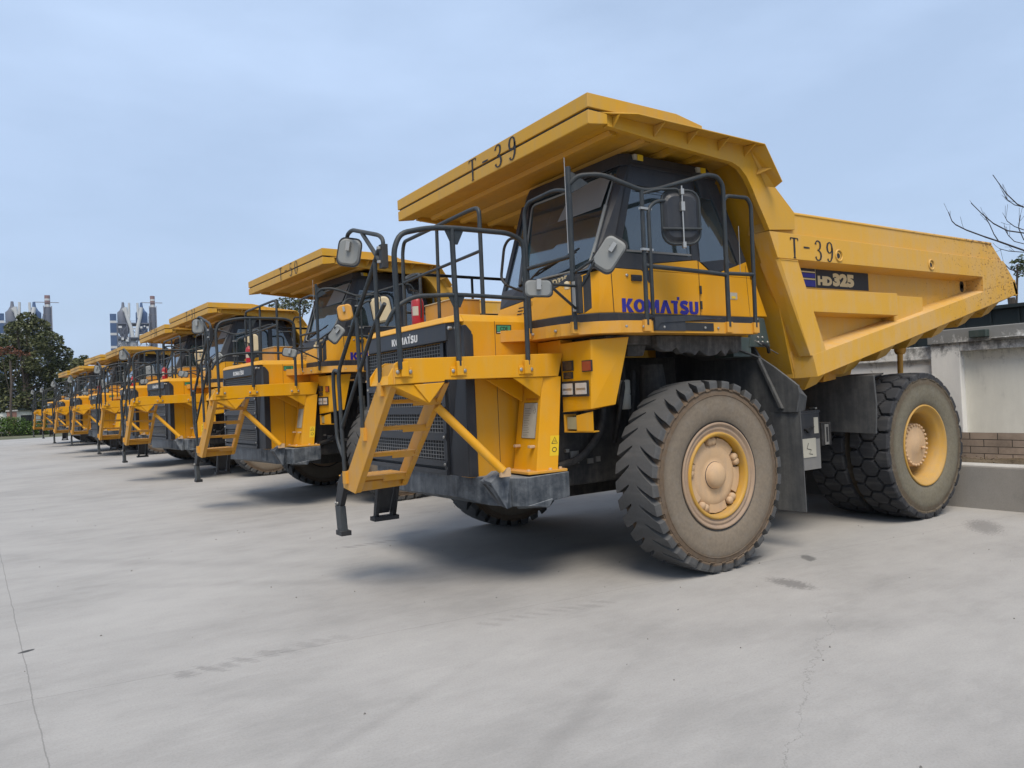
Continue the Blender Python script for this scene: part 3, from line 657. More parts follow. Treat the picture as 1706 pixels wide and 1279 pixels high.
        q.prism([(1.19, Y(1.345), 1.36), (1.19, Y(1.352), 1.36), (1.165, Y(1.545), 1.36), (1.155, Y(1.54), 1.36)], [(1.19, Y(1.345), 1.50), (1.19, Y(1.352), 1.50), (1.165, Y(1.545), 1.535), (1.155, Y(1.54), 1.535)])
        q.mat('lensamber'); q.box((1.10, Y(1.185), 1.375), (1.17, Y(1.33), 1.485)); q.mat('black'); q.box((1.05, Y(1.18), 1.37), (1.0995, Y(1.34), 1.49))
        q.build('fog_lamp', T, bevel=.003)
    # ---- catwalk beam beside the hood
    b = MB().mat('yellow')
    b.xz([(1.20, 2.072), (2.80, 2.035), (2.87, 2.0), (2.93, 1.90), (2.93, 1.829), (2.43, 1.846), (2.43, 1.858), (1.26, 1.862)], 1.188, 1.20)
    b.prism([(1.20, .80, 2.045), (1.20, 1.187, 2.045), (2.78, 1.187, 2.01), (2.78, .80, 2.01)], [(1.20, .80, 2.035), (1.20, 1.187, 2.035), (2.78, 1.187, 2.0), (2.78, .80, 2.0)])
    b.xz([(2.78, 2.02), (2.86, 1.98), (2.92, 1.90), (2.92, 1.83), (2.43, 1.83), (2.43, 2.01)], .80, .812)
    b.prism([(2.92, .813, 1.83), (2.92, 1.187, 1.83), (2.86, 1.187, 1.98), (2.86, .813, 1.98)], [(2.905, .813, 1.83), (2.905, 1.187, 1.83), (2.845, 1.187, 1.98), (2.845, .813, 1.98)])
    b.prism([(2.71, 1.1995, 1.826), (2.43, 1.1995, 1.838), (2.578, 1.1995, 1.672)], [(2.71, 1.187, 1.826), (2.43, 1.187, 1.838), (2.578, 1.187, 1.672)])
    b.prism([(2.90, .86, 1.828), (2.44, .86, 1.828), (2.56, .98, 1.70), (2.60, 1.05, 1.68)], [(2.90, 1.186, 1.828), (2.44, 1.186, 1.828), (2.50, 1.186, 1.74), (2.578, 1.186, 1.672)])
    for x in (2.80, 2.30, 1.62):
        b.obox((x, 1.206, 1.925), (1, 0, 0), (0, 0, 1), (0, 1, 0), .15, .075, .010); b.obox((x, 1.225, 1.95), (1, 0, 0), (0, 0, 1), (0, 1, 0), .06, .12, .035)
    b.mat('steel')
    for x in (2.80, 2.30, 1.62):
        for d in (-.055, .055): b.lathe([(1.211, .017), (1.222, .017), (1.224, .001)], (x + d, 0, 1.93), 8)
    b.build('catwalk', T, bevel=.005)
    # ---- stair across the nose
    b = MB().mat('yellow_light')
    def stringer(x0, x1):
        b.prism([(x0, .02, .925), (x0, -.0, 1.05), (x0, .16, 1.10), (x0, 1.03, 1.99), (x0, 1.21, 1.99), (x0, 1.21, 1.83), (x0, 1.16, 1.83), (x0, .30, .895)],
                [(x1, .02, .925), (x1, -.0, 1.05), (x1, .16, 1.10), (x1, 1.03, 1.99), (x1, 1.21, 1.99), (x1, 1.21, 1.83), (x1, 1.16, 1.83), (x1, .30, .895)])
    stringer(2.875, 2.89)
    b.prism([(2.875, .30, .90), (2.875, 1.14, 1.815), (2.83, 1.14, 1.815), (2.83, .30, .90)], [(2.875, .29, .905), (2.875, 1.13, 1.82), (2.83, 1.13, 1.82), (2.83, .29, .905)])
    b.prism([(2.34, .18, .91), (2.34, .02, 1.0), (2.34, .78, 1.83), (2.34, 1.09, 1.84)], [(2.325, .18, .91), (2.325, .02, 1.0), (2.325, .78, 1.83), (2.325, 1.09, 1.84)])
    b.prism([(2.34, .185, .905), (2.34, 1.10, 1.83), (2.385, 1.10, 1.83), (2.385, .185, .905)], [(2.34, .165, .91), (2.34, 1.08, 1.836), (2.385, 1.08, 1.836), (2.385, .165, .91)])
    b.box((2.342, .06, .915), (2.874, .07, 1.02)); b.prism([(2.345, .17, .905), (2.83, .27, .905), (2.83, .27, .985), (2.345, .17, .985)], [(2.345, .16, .905), (2.83, .26, .905), (2.83, .26, .985), (2.345, .16, .985)])
    st = b.build('ladder', T, bevel=.004)
    for i, (y, z, d) in enumerate(((.065, 1.02, .40), (.41, 1.24, .15), (.65, 1.475, .15), (.87, 1.70, .15))):
        q = MB().mat('yellow_light')
        q.box((2.342, y - d / 2, z), (2.872, y + d / 2, z + .012)); q.box((2.342, y + d / 2 - .012, z - .045), (2.60, y + d / 2, z)); q.box((2.60, y + d / 2 - .012, z - .022), (2.872, y + d / 2, z))
        for j in range(9): x = 2.37 + j * .058; q.beam((x, y - d / 2 + .01, z + .0135), (x + .03, y + d / 2 - .01, z + .0135), .008, .004)
        q.build('step', st, bevel=.002)
    b = MB().mat('black')
    # hinged lower legs with a rubber foot
    b.prism([(2.885, -.03, 1.06), (2.885, .09, 1.03), (2.885, .02, .93), (2.885, -.10, .745), (2.885, -.235, .745), (2.885, -.14, .97)],
            [(2.835, -.03, 1.06), (2.835, .09, 1.03), (2.835, .02, .93), (2.835, -.10, .745), (2.835, -.235, .745), (2.835, -.14, .97)])
    b.mat('rail'); b.prism([(2.89, -.10, .742), (2.89, -.225, .742), (2.89, -.185, .50), (2.89, -.06, .50)], [(2.83, -.10, .742), (2.83, -.225, .742), (2.83, -.185, .50), (2.83, -.06, .50)])
    b.mat('black'); b.box((2.80, -.20, .47), (2.90, -.055, .515)); b.mat('steel')
    for y in (-.19, -.14): b.lathe([(2.89, .012), (2.902, .012), (2.903, .001)], (0, y, .77), 8, 'X')
    b.build('folding_step', T, bevel=.004); b = MB().mat('black')
    b.prism([(2.42, .02, .92), (2.42, .12, .92), (2.42, .03, .60), (2.42, -.05, .60)], [(2.37, .02, .92), (2.37, .12, .92), (2.37, -.0, .60), (2.37, -.08, .60)])
    b.prism([(2.58, .02, .92), (2.58, .10, .92), (2.58, -.0, .61), (2.58, -.06, .61)], [(2.545, .02, .92), (2.545, .10, .92), (2.545, -.0, .61), (2.545, -.06, .61)])
    b.box((2.35, -.09, .575), (2.60, .03, .615)); b.prism([(2.425, .10, .90), (2.545, .09, .90), (2.545, -.03, .64), (2.425, -.03, .64)], [(2.425, .09, .90), (2.545, .08, .90), (2.545, -.04, .64), (2.425, -.04, .64)])
    b.build('folding_step', T, bevel=.004)
    b = MB().mat('yellow'); b.tube([(2.38, .95, 1.635), (1.90, 1.20, 1.06)], .038, 12); b.mat('hub'); b.obox((1.885, 1.205, 1.045), (1, 0, 0), (0, 0, 1), (0, 1, 0), .10, .07, .03); b.build('strut', T)
    # ---- hand rails: stair
    b = MB().mat('rail'); R_ = .019; x = 2.90
    b.tube([(x, .10, 1.0), (x, .06, 1.5), (x, .03, 1.99), (x, .42, 2.36), (x, .735, 2.63), (x, 1.05, 2.93)], R_, 8, .10)
    b.tube([(x, .05, 1.99), (x, -.10, 2.02), (x, -.11, 1.86), (x, -.06, 1.35), (x, .07, 1.22)], R_ * .9, 8, .10)
    b.tube([(x, .09, 1.50), (x, .90, 2.34), (x, 1.12, 2.48)], R_ * .9, 8, .1)
    b.tube([(x, .57, 1.41), (x, .52, 2.45)], R_, 8); b.tube([(x, .97, 1.79), (x, .96, 2.86)], R_, 8)
    b.mat('yellow_light')
    for y, z in ((.12, 1.03), (.585, 1.43), (.985, 1.80)): b.obox((x + .004, y, z), (0, 1, 0), (0, 0, 1), (1, 0, 0), .07, .11, .03)
    b.build('handrail', T)
    b = MB().mat('rail'); y = 1.222
    b.tube([(2.83, y, 1.95), (2.85, y, 2.9), (2.79, y, 3.03), (2.55, y, 3.095), (2.32, y, 3.115), (1.75, y, 3.12), (1.60, y, 3.06), (1.605, y, 1.97)], .022, 10, .12)
    b.tube([(2.30, y, 1.97), (2.32, y, 3.11)], .023, 10)
    b.tube([(2.92, y - .05, 2.30), (2.86, y, 2.44), (2.70, y, 2.53), (2.30, y, 2.562), (1.61, y, 2.553)], .018, 8, .1)
    for z, sg in ((3.10, -1), (2.575, -1)): b.prism([(2.39, y - .006, z), (2.21, y - .006, z), (2.27, y - .006, z - .12), (2.33, y - .006, z - .12)], [(2.39, y + .006, z), (2.21, y + .006, z), (2.27, y + .006, z - .12), (2.33, y + .006, z - .12)])
    b.build('handrail', T)
    # guard rail on the hood top and along the right deck
    b = MB().mat('rail'); x = 1.66
    b.tube([(x, .60, 2.47), (x, .60, 3.50), (x, .45, 3.515), (x, -1.05, 3.50), (x, -1.10, 3.38), (x, -1.10, 2.47)], .021, 8, .12)
    b.tube([(x, -.28, 2.47), (x, -.26, 3.50)], .019, 8); b.tube([(x, .60, 3.09), (x, -1.09, 3.04)], .017, 8)
    b.build('handrail', T)
    b = MB().mat('rail'); y = -1.86
    b.tube([(1.3, y, 2.3), (1.3, y, 3.22), (1.15, y, 3.29), (-.70, y, 3.29), (-.75, y, 2.3)], .02, 8, .1); b.tube([(.3, y, 2.3), (.3, y, 3.28)], .018, 8); b.tube([(1.29, y, 2.8), (-.74, y, 2.8)], .016, 8)
    b.tube([(1.3, y, 3.2), (1.35, -1.3, 3.2), (1.35, -1.3, 2.35)], .018, 8, .08)
    b.build('handrail', T)
    # ---- cab deck
    b = MB().mat('yellow_light')
    deck = [(-.74, -.30), (-.74, 1.845), (.75, 1.842), (1.02, 1.80), (1.18, 1.71), (1.30, 1.58), (1.375, 1.42), (1.395, 1.22), (1.39, .93), (1.60, .782), (.76, .782), (.752, -.30)]
    b.xy(deck, 2.205, 2.31)
    b.mat('charcoal'); b.box((.28, 1.8465, 2.222), (.68, 1.852, 2.312)); b.prism([(.67, 1.86, 2.34), (.28, 1.86, 2.36), (-.22, 1.86, 2.345), (.60, 1.86, 2.29), (.67, 1.86, 2.22)], [(.67, 1.70, 2.34), (.28, 1.70, 2.36), (-.22, 1.70, 2.345), (.60, 1.70, 2.29), (.67, 1.70, 2.22)])
    b.mat('black'); b.box((-.10, 1.846, 2.225), (.60, 1.849, 2.30)); b.mat('steel')
    for x in (.80, 1.0, -.16, .02, -.35, -.70, .55): b.lathe([(1.845, .012), (1.856, .012), (1.858, .001)], (x, 0, 2.255), 8)
    for px, py in ((1.315, 1.555), (1.385, 1.36), (1.392, 1.02)): b.lathe([(px, .014), (px + .016, .014), (px + .017, .001)], (0, py, 2.255), 8, 'X')
    b.mat('yellow_light')
    for x, y in ((.76, 1.852), (-.31, 1.852), (-.70, 1.852), (1.33, 1.56), (1.398, .98)): b.obox((x, y, 2.265), (1, 0, 0), (0, 0, 1), (0, 1, 0), .08, .10, .03)
    dk = b.build('cab_deck', T, bevel=.006)
    b = MB().mat('deckdirt')
    edge = [(-.72 + i * .062, 2.03 + random.uniform(-.035, .04) + (.05 if i > 14 else 0)) for i in range(20)]
    b.xz([(x, z) for x, z in edge] + [(.458, 2.2), (-.72, 2.2)], 1.58, 1.66)
    b.box((-.73, .80, 2.12), (1.0, 1.579, 2.2045))
    b.prism([(.66, 1.45, 2.203), (.66, 1.50, 2.203), (.42, 1.52, 2.203), (.40, 1.45, 2.203)], [(.68, 1.45, 2.02), (.68, 1.50, 2.02), (.50, 1.52, 2.02), (.50, 1.45, 2.02)])
    b.build('deck_underside', T, bevel=.01)
    b = MB().mat('charcoal'); b.box((-.76, -1.88, 2.2), (1.38, -1.452, 2.30)); b.box((-.76, -1.45, 2.2), (.749, -.302, 2.30))
    b.mat('yellow'); b.box((1.381, -1.88, 2.17), (1.40, -1.452, 2.32))
    b.build('right_deck', T, bevel=.006)
    b = MB().mat('yellow_light'); b.box((.95, -1.30, 2.476), (1.30, -.62, 2.80)); b.mat('cream'); b.box((.94, -1.31, 2.801), (1.31, -.61, 2.815))
    b.build('deck_equipment', T, bevel=.008)
    # ---- deck hand rails
    b = MB().mat('rail')
    b.tube([(1.335, 1.565, 2.25), (1.335, 1.565, 3.66)], .024, 10)
    b.tube([(1.335, 1.565, 3.50), (1.28, 1.62, 3.575), (1.12, 1.74, 3.58), (.76, 1.852, 3.45), (.60, 1.852, 3.47), (-.10, 1.852, 3.70), (-.24, 1.852, 3.70), (-.315, 1.852, 3.63), (-.31, 1.852, 2.27)], .022, 10, .10)
    b.prism([(1.34, 1.56, 3.62), (1.31, 1.59, 3.61), (1.21, 1.68, 3.50), (1.335, 1.565, 3.42)], [(1.347, 1.567, 3.62), (1.317, 1.597, 3.61), (1.217, 1.687, 3.50), (1.342, 1.572, 3.42)])
    b.tube([(.76, 1.852, 2.27), (.755, 1.852, 3.45)], .020, 10); b.tube([(.70, 1.87, 2.36), (.70, 1.87, 3.30), (.60, 1.87, 3.37), (.36, 1.87, 3.40)], .017, 8, .06)
    b.tube([(.755, 1.852, 2.79), (-.1, 1.852, 2.775), (-.31, 1.852, 2.765)], .021, 8)
    b.tube([(-.31, 1.852, 3.47), (-.36, 1.852, 3.53), (-.66, 1.852, 3.545), (-.715, 1.852, 3.48), (-.70, 1.852, 2.27)], .020, 8, .05)
    b.tube([(-.31, 1.852, 2.78), (-.70, 1.852, 2.79)], .019, 8)
    b.tube([(1.395, .985, 2.27), (1.385, .95, 3.40), (1.385, 1.02, 3.475), (1.36, 1.40, 3.50), (1.335, 1.565, 3.45)], .019, 8, .08)
    b.tube([(1.392, .97, 2.87), (1.335, 1.565, 2.885)], .019, 8)
    b.mat('steel')
    for z in (3.29, 2.93): b.obox((.73, 1.862, z), (1, 0, 0), (0, 0, 1), (0, 1, 0), .13, .02, .03)
    b.build('handrail', T)
    b = MB().mat('black'); b.tube([(1.36, .56, 2.78), (1.36, .47, 2.86), (1.36, .55, 3.16), (1.36, .64, 3.22), (1.34, .80, 3.20)], .014, 8, .05); b.tube([(1.36, .56, 2.78), (1.2, .60, 2.72)], .012, 8); b.build('mirror_bracket', T)
    b = MB().mat('steel'); b.tube([(1.40, 1.60, 2.90), (1.405, 1.605, 3.72)], .0035, 5); b.build('antenna', T); b = MB().mat('steel'); b.tube([(-.50, 1.86, 2.8), (-.505, 1.86, 3.25)], .003, 5); b.build('antenna', T)
    # ---- cab
    b = MB().mat('yellow'); YS = 1.555; YRt = -.26
    foot = lambda z, k: [(1.245 - k, .10), (1.225 - k, .85), (1.19 - k, 1.15), (1.12 - k, 1.37), (1.0 - k, 1.50), (.87, YS), (-.25, YS), (-1.12, YS), (-1.12, YRt), (.90, YRt)]
    b.prism([(x, y, 2.41) for x, y in foot(2.41, 0)], [(1.15, .10, 2.60), (1.14, .85, 2.66), (1.11, 1.15, 2.715), (1.07, 1.37, 2.77), (.98, 1.50, 2.80), (.885, YS, 2.815), (-.25, YS, 2.815), (-1.035, YS, 2.815), (-1.035, YRt, 2.80), (.90, YRt, 2.60)])
    b.prism([(.42, YS, 2.8155), (-.25, YS, 2.8155), (-.25, YS - .06, 2.8155), (.42, YS - .06, 2.8155)], [(.42, YS, 2.875), (-.25, YS, 2.955), (-.25, YS - .06, 2.955), (.42, YS - .06, 2.875)])
    b.prism([(-.252, YS, 2.8155), (-.50, YS, 2.8155), (-.50, YS - .06, 2.8155), (-.252, YS - .06, 2.8155)], [(-.252, YS, 2.955), (-.46, YS, 2.83), (-.46, YS - .06, 2.83), (-.252, YS - .06, 2.955)])
    b.prism([(-.50, YS, 2.8155), (-1.035, YS, 2.8155), (-1.035, YS - .06, 2.8155), (-.50, YS - .06, 2.8155)], [(-.50, YS, 2.83), (-.98, YS, 2.985), (-.98, YS - .06, 2.985), (-.50, YS - .06, 2.83)])
    b.prism([(-1.122, YS, 2.42), (-1.13, YRt, 2.42), (-1.28, YRt, 2.42), (-1.28, YS, 2.42)], [(-1.05, YS, 2.80), (-1.05, YRt, 2.80), (-1.10, YRt, 2.80), (-1.10, YS, 2.80)])
    # grey base band
    b.mat('charcoal'); b.xy([(1.258, .10), (1.238, .855), (1.203, 1.155), (1.132, 1.38), (1.01, 1.512), (.874, YS + .012), (-1.125, YS + .012), (-1.125, YRt), (.91, YRt)], 2.311, 2.409)
    # front black cowl between the yellow skirt and the windscreen
    lo = [(1.15, .10, 2.602), (1.14, .85, 2.662), (1.11, 1.15, 2.717), (1.07, 1.37, 2.772), (.98, 1.50, 2.802), (.90, YS, 2.817)]
    hi = [(1.06, .02, 2.80), (1.105, .42, 2.80), (1.10, .85, 2.80), (1.09, 1.20, 2.80), (1.03, 1.50, 2.81), (.89, YS, 2.83)]
    b.prism(lo + [(.8, YS - .1, 2.817), (.8, .10, 2.602)], hi + [(.8, YS - .1, 2.83), (.8, .02, 2.80)])
    b.prism([(1.10, .10, 2.601), (.90, YRt, 2.601), (.80, YRt, 2.601), (.80, .10, 2.601)], [(1.06, .02, 2.80), (.88, YRt, 2.80), (.80, YRt, 2.80), (.80, .02, 2.80)])
    # pillars: frame of the glasshouse
    top = 3.80; TS = 1.49
    FL, FLt = Vector((1.105, .44, 2.80)), Vector((.66, .05, top)); FR_, FRt = Vector((1.06, 1.50, 2.80)), Vector((.615, 1.44, top))
    SF, SFt = Vector((.90, YS, 2.83)), Vector((.56, TS, top))
    b.prism([FR_ + Vector((0, -.03, 0)), FR_, SF, (.80, YS, 2.83), (.86, YS - .08, 2.83)], [FRt + Vector((0, -.03, 0)), FRt, SFt, (.47, TS, top), (.52, TS - .08, top)])          # A pillar
    b.beam(FL, FLt, .05, .045, (1, 0, 0)); b.beam((.86, -.22, 2.80), (.55, -.20, top), .07, .07, (1, 0, 0)); b.beam((-.95, -.22, 2.80), (-.5, -.20, top), .10, .07, (1, 0, 0))
    b.prism([(-.17, YS, 2.95), (-.29, YS, 2.94), (-.29, YS - .06, 2.94), (-.17, YS - .06, 2.95)], [(-.23, TS, top), (-.31, TS, top), (-.31, TS - .06, top), (-.23, TS - .06, top)])    # B
    b.prism([(-.86, YS, 2.94), (-.985, YS, 2.985), (-.985, YS - .08, 2.985), (-.86, YS - .08, 2.94)], [(-.48, TS, top), (-.66, TS, top - .03), (-.66, TS - .08, top - .03), (-.48, TS - .08, top)])   # C
    b.prism([(-.30, YS, 2.94), (-.47, YS, 2.83), (-.86, YS, 2.94), (-.62, YS, 2.985)], [(-.30, YS - .04, 2.94), (-.47, YS - .04, 2.83), (-.86, YS - .04, 2.94), (-.62, YS - .04, 2.985)])
    # door header, sill
    b.prism([(.885, YS, 2.8155), (.42, YS, 2.8155), (.42, YS - .05, 2.8155), (.885, YS - .05, 2.8155)], [(.86, YS - .004, 2.965), (.42, YS - .004, 2.965), (.42, YS - .05, 2.965), (.86, YS - .05, 2.965)])
    b.prism([(.42, YS, 2.876), (-.17, YS, 2.95), (-.17, YS - .05, 2.95), (.42, YS - .05, 2.876)], [(.42, YS - .004, 2.985), (-.17, YS - .004, 2.985), (-.17, YS - .05, 2.985), (.42, YS - .05, 2.985)])
    b.prism([(.61, 1.50, 3.62), (-.22, 1.50, 3.62), (-.22, 1.44, 3.62), (.61, 1.44, 3.62)], [(.54, TS, top), (-.24, TS, top), (-.24, 1.43, top), (.54, 1.43, top)])
    # roof
    b.prism([(.70, .02, top), (.64, 1.45, top), (.56, TS + .005, top), (-.66, TS + .005, top), (-.66, -.22, top), (.56, -.22, top)],
            [(.66, .05, 3.925), (.61, 1.42, 3.925), (.52, 1.46, 3.93), (-.55, 1.46, 3.93), (-.55, -.19, 3.93), (.54, -.19, 3.925)])
    b.prism([(.695, .05, 3.78), (.63, 1.42, 3.78), (.58, 1.42, 3.78), (.64, .05, 3.78)], [(.66, .05, 3.80), (.61, 1.43, 3.80), (.56, 1.42, 3.80), (.62, .05, 3.80)])
    # rear wall
    b.prism([(-1.0, 1.50, 2.81), (-1.0, YRt, 2.81), (-1.04, YRt, 2.81), (-1.04, 1.50, 2.81)], [(-.55, 1.43, 3.79), (-.55, -.2, 3.79), (-.60, -.2, 3.79), (-.60, 1.43, 3.79)])
    b.prism([(-.42, TS + .003, 3.60), (-.60, TS + .003, 3.60), (-.60, TS - .05, 3.60), (-.42, TS - .05, 3.60)], [(-.35, TS + .003, 3.80), (-.64, TS + .003, 3.80), (-.64, TS - .05, 3.80), (-.35, TS - .05, 3.80)])
    # shut lines of the door
    b.mat('black')
    ribbon(b, [(.872, 2.412), (.888, 2.815), (.895, 2.83)], [.004] * 3, lambda u, v: (u, YS + .0015, v))
    ribbon(b, [(-.256, 2.412), (-.256, 2.95)], [.004] * 2, lambda u, v: (u, YS + .0015, v))
    ribbon(b, [(-1.0, 2.42), (-.96, 2.94)], [.0025] * 2, lambda u, v: (u, YS + .0015, v))
    cab = b.build('cab', T, bevel=.010)
    b = MB().mat('black')
    def sd(z): return YS + .002 if z < 2.95 else YS - (z - 2.95) * (YS - TS) / .85 + .003
    ribbon(b, [(.895, 2.83), (.535, 3.83), (-.285, 3.84), (-.275, 3.0)], [.005] * 4, lambda u, v: (u, sd(v) + .004, v))
    ribbon(b, [(.50, 3.58), (-.18, 3.58)], [.003] * 2, lambda u, v: (u, sd(v) + .007, v))
    b.mat('charcoal'); b.obox((.585, YS + .008, 2.735), (1, 0, 0), (0, 0, 1), (0, 1, 0), .125, .055, .016); b.mat('black'); b.obox((.585, YS + .017, 2.728), (1, 0, 0), (0, 0, 1), (0, 1, 0), .09, .025, .004)
    b.mat('steel'); b.lathe([(YS, .016), (YS + .01, .014), (YS + .011, .001)], (.70, 0, 2.755), 10); b.mat('grey'); ribbon(b, [(.80, 2.982), (-.16, 2.998)], [.009] * 2, lambda u, v: (u, YS + .004, v))
    b.mat('charcoal')
    b.prism([(.43, YS + .003, 2.815), (.52, YS + .003, 2.815), (.47, YS + .003, 2.78), (.43, YS + .003, 2.70), (.40, YS + .003, 2.70), (.40, YS + .003, 2.815)], [(.43, YS + .001, 2.815), (.52, YS + .001, 2.815), (.47, YS + .001, 2.78), (.43, YS + .001, 2.70), (.40, YS + .001, 2.70), (.40, YS + .001, 2.815)])
    b.mat('charcoal'); b.tube([(-.263, YS + .01, 2.62), (-.263, YS + .01, 2.70)], .012, 6); b.tube([(-.263, YS + .01, 2.47), (-.263, YS + .01, 2.55)], .012, 6)
    b.build('door', cab)
    # windscreen and side glass
    b = MB().mat('glass'); b.poly([FL + Vector((-.01, .03, 0)), FR_ + Vector((-.02, -.03, 0)), FRt + Vector((-.02, -.03, 0)), FLt + Vector((-.01, .03, 0))])
    b.mat('cream')
    b.build('windscreen', cab)
    b = MB().mat('steel')
    w = [FL + Vector((.012, .045, .02)), FR_ + Vector((.004, -.05, .02)), FRt + Vector((.012, -.06, -.06)), FLt + Vector((.02, .06, -.06))]
    b.mat('mirrorback'); b.tube([w[0] + (w[1] - w[0]) * .5] + [w[1], w[2], w[3], w[0]] + [w[0] + (w[1] - w[0]) * .5], .011, 6, .07)
    b.build('window_seal', cab)
    b = MB().mat('glass'); b.poly([FL + Vector((-.01, -.03, 0)), FLt + Vector((-.01, -.03, 0)), (.56, -.19, top), (.88, -.20, 2.80)]); b.build('corner_window', cab)
    b = MB().mat('glass'); b.poly([(.85, YS - .018, 2.96), (.42, YS - .018, 2.975), (-.17, YS - .018, 2.985), (-.21, 1.487, 3.62), (.62, 1.487, 3.62)]); b.build('door_window', cab)
    b = MB().mat('glass'); b.poly([(-.29, YS - .015, 2.95), (-.47, YS - .015, 2.85), (-.86, YS - .015, 2.95), (-.52, 1.475, 3.79), (-.31, 1.475, 3.79)]); b.build('side_window', cab)
    b = MB().mat('glass'); b.poly([(.84, -.23, 2.82), (-.9, -.23, 2.82), (-.5, -.2, top), (.55, -.2, top)]); b.build('side_window', cab)
    b = MB()
    # interior: floor, dash, seat, wheel, blind
    b.mat('black'); b.box((-.9, -.2, 2.816), (.78, 1.50, 2.83)); b.box((.60, .1, 2.83), (.85, 1.4, 2.95))
    b.box((-.45, .45, 2.83), (.05, .95, 3.15)); b.prism([(-.42, .45, 3.15), (-.42, .95, 3.15), (-.28, .95, 3.15), (-.28, .45, 3.15)], [(-.62, .5, 3.72), (-.62, .9, 3.72), (-.52, .9, 3.72), (-.52, .5, 3.72)])
    n = 20; b.tube([(.42 + .18 * .45 * math.cos(t), .70 + .20 * math.sin(t), 3.13 - .18 * .8 * math.cos(t) * -1) for t in [2 * PI * i / n for i in range(n + 1)]], .014, 6)
    b.mat('grey'); b.prism([(.80, .5, 3.42), (.80, 1.35, 3.42), (.79, 1.35, 3.42), (.79, .5, 3.42)], [(.64, .5, 3.76), (.64, 1.35, 3.76), (.63, 1.35, 3.76), (.63, .5, 3.76)])
    b.build('seat', cab, bevel=.01)
    b = MB().mat('black'); b.tube([(1.12, .62, 2.83), (1.13, .80, 2.90), (1.07, 1.30, 2.99)], .010, 6); b.beam((1.12, .72, 2.86), (1.05, 1.32, 3.02), .02, .012)
    b.mat('mirrorback'); b.tube([(.985, 1.44, 2.96), (.79, 1.415, 3.42)], .018, 6); b.build('wiper', cab)
    b = MB().mat('black')
    for i in range(5):
        for q_ in ((.50, .58), (.60, .70)):
            z = 2.44 + i * .032; b.obox((1.243 - (z - 2.41) * .38, (q_[0] + q_[1]) / 2, z), (0, 1, 0), (0, 0, 1), (1, 0, 0), q_[1] - q_[0], .009, .004)
    b.obox((1.175, .715, 2.52), (0, 1, 0), (0, 0, 1), (1, 0, 0), .004, .18, .004)
    b.build('air_vent', cab)
    b = MB().mat('creamink'); font_text(b, 'HD325', lambda u, v: (1.125 - .12 * u, .92 + u, 2.715 + v + u * .1), .1, .004, .26, .055); b.build('model_lettering', cab)
    b = MB().mat('blue'); maker_word(b, lambda u, v: (.775 - u, YS + .004, 2.418 + v), 1.0, .125); b.build('maker_lettering', cab)
    b = MB().mat('white'); b.obox((-.74, YS + .003, 2.62), (1, 0, 0), (0, 0, 1), (0, 1, 0), .14, .07, .003); b.obox((.43, TS - .01, 3.895), (1, 0, 0), (0, 0, 1), (0, 1, 0), .10, .05, .035); b.obox((-.42, TS - .01, 3.885), (1, 0, 0), (0, 0, 1), (0, 1, 0), .10, .05, .035)
    b.mat('label_yellow'); b.obox((-.75, YS + .006, 2.605), (1, 0, 0), (0, 0, 1), (0, 1, 0), .06, .025, .002); b.obox((.41, TS + .012, 3.89), (1, 0, 0), (0, 0, 1), (0, 1, 0), .07, .055, .006); b.obox((-.45, TS + .012, 3.88), (1, 0, 0), (0, 0, 1), (0, 1, 0), .07, .055, .006)
    b.build('sticker', cab)
    # ---- hood sticker
    b = MB().mat('blackink'); b.box((1.475, .7815, 2.285), (1.645, .7835, 2.368)); b.mat('label_green'); b.box((1.485, .7838, 2.304), (1.635, .7845, 2.36))
    b.mat('blackink'); font_text(b, 'CDE', lambda u, v: (1.60 - u, .786, 2.312 + v), .1, .002, .085, .038); b.mat('whiteink'); b.box((1.485, .7838, 2.293), (1.635, .7845, 2.298)); b.build('sticker', hd)
    # ---- boxes behind the cab
    b = MB().mat('black'); b.prism([(-.93, 1.35, 2.30), (-1.16, 1.35, 2.30), (-1.10, 1.35, 2.78), (-.98, 1.35, 2.78)], [(-.93, 1.50, 2.30), (-1.16, 1.50, 2.30), (-1.10, 1.50, 2.78), (-.98, 1.50, 2.78)])
    b.mat('greenblack'); b.prism([(-.96, 1.52, 2.10), (-1.30, 1.52, 2.10), (-1.22, 1.52, 2.40), (-1.06, 1.52, 2.42)], [(-.96, 1.56, 2.10), (-1.30, 1.56, 2.10), (-1.22, 1.56, 2.40), (-1.06, 1.56, 2.42)]); b.box((-.72, 1.30, 2.0), (-1.0, 1.55, 2.2))
    b.mat('steel')
    for x, z in ((-1.10, 2.15), (-1.17, 2.15), (-1.25, 2.15), (-1.10, 2.20), (-1.17, 2.20), (-1.1, 2.39)): b.lathe([(1.56, .014), (1.572, .014), (1.574, .001)], (x, 0, z), 8)
    b.mat('red'); b.lathe([(1.50, .022), (1.54, .022), (1.541, .001)], (-1.05, 0, 2.62), 8); b.mat('white'); b.lathe([(1.50, .02), (1.54, .02), (1.541, .001)], (-1.05, 0, 2.7), 8)
    b.mat('black'); b.tube([(-.95, 1.45, 2.2), (-1.2, 1.6, 2.12), (-1.35, 1.5, 2.05)], .02, 6, .1); b.mat('grey'); b.tube([(-1.0, 1.6, 2.16), (-1.5, 1.5, 2.03)], .008, 5)
    b.build('control_box', T, bevel=.005)
    # ---- front fender, mud flap
    b = MB().mat('rubberflap')
    b.yz([(.0, 2.19), (1.42, 2.17), (1.53, 1.99), (1.70, 1.88), (1.97, 1.68), (1.98, 1.60), (1.94, 1.41), (.0, 1.41)], -1.19, -1.16)
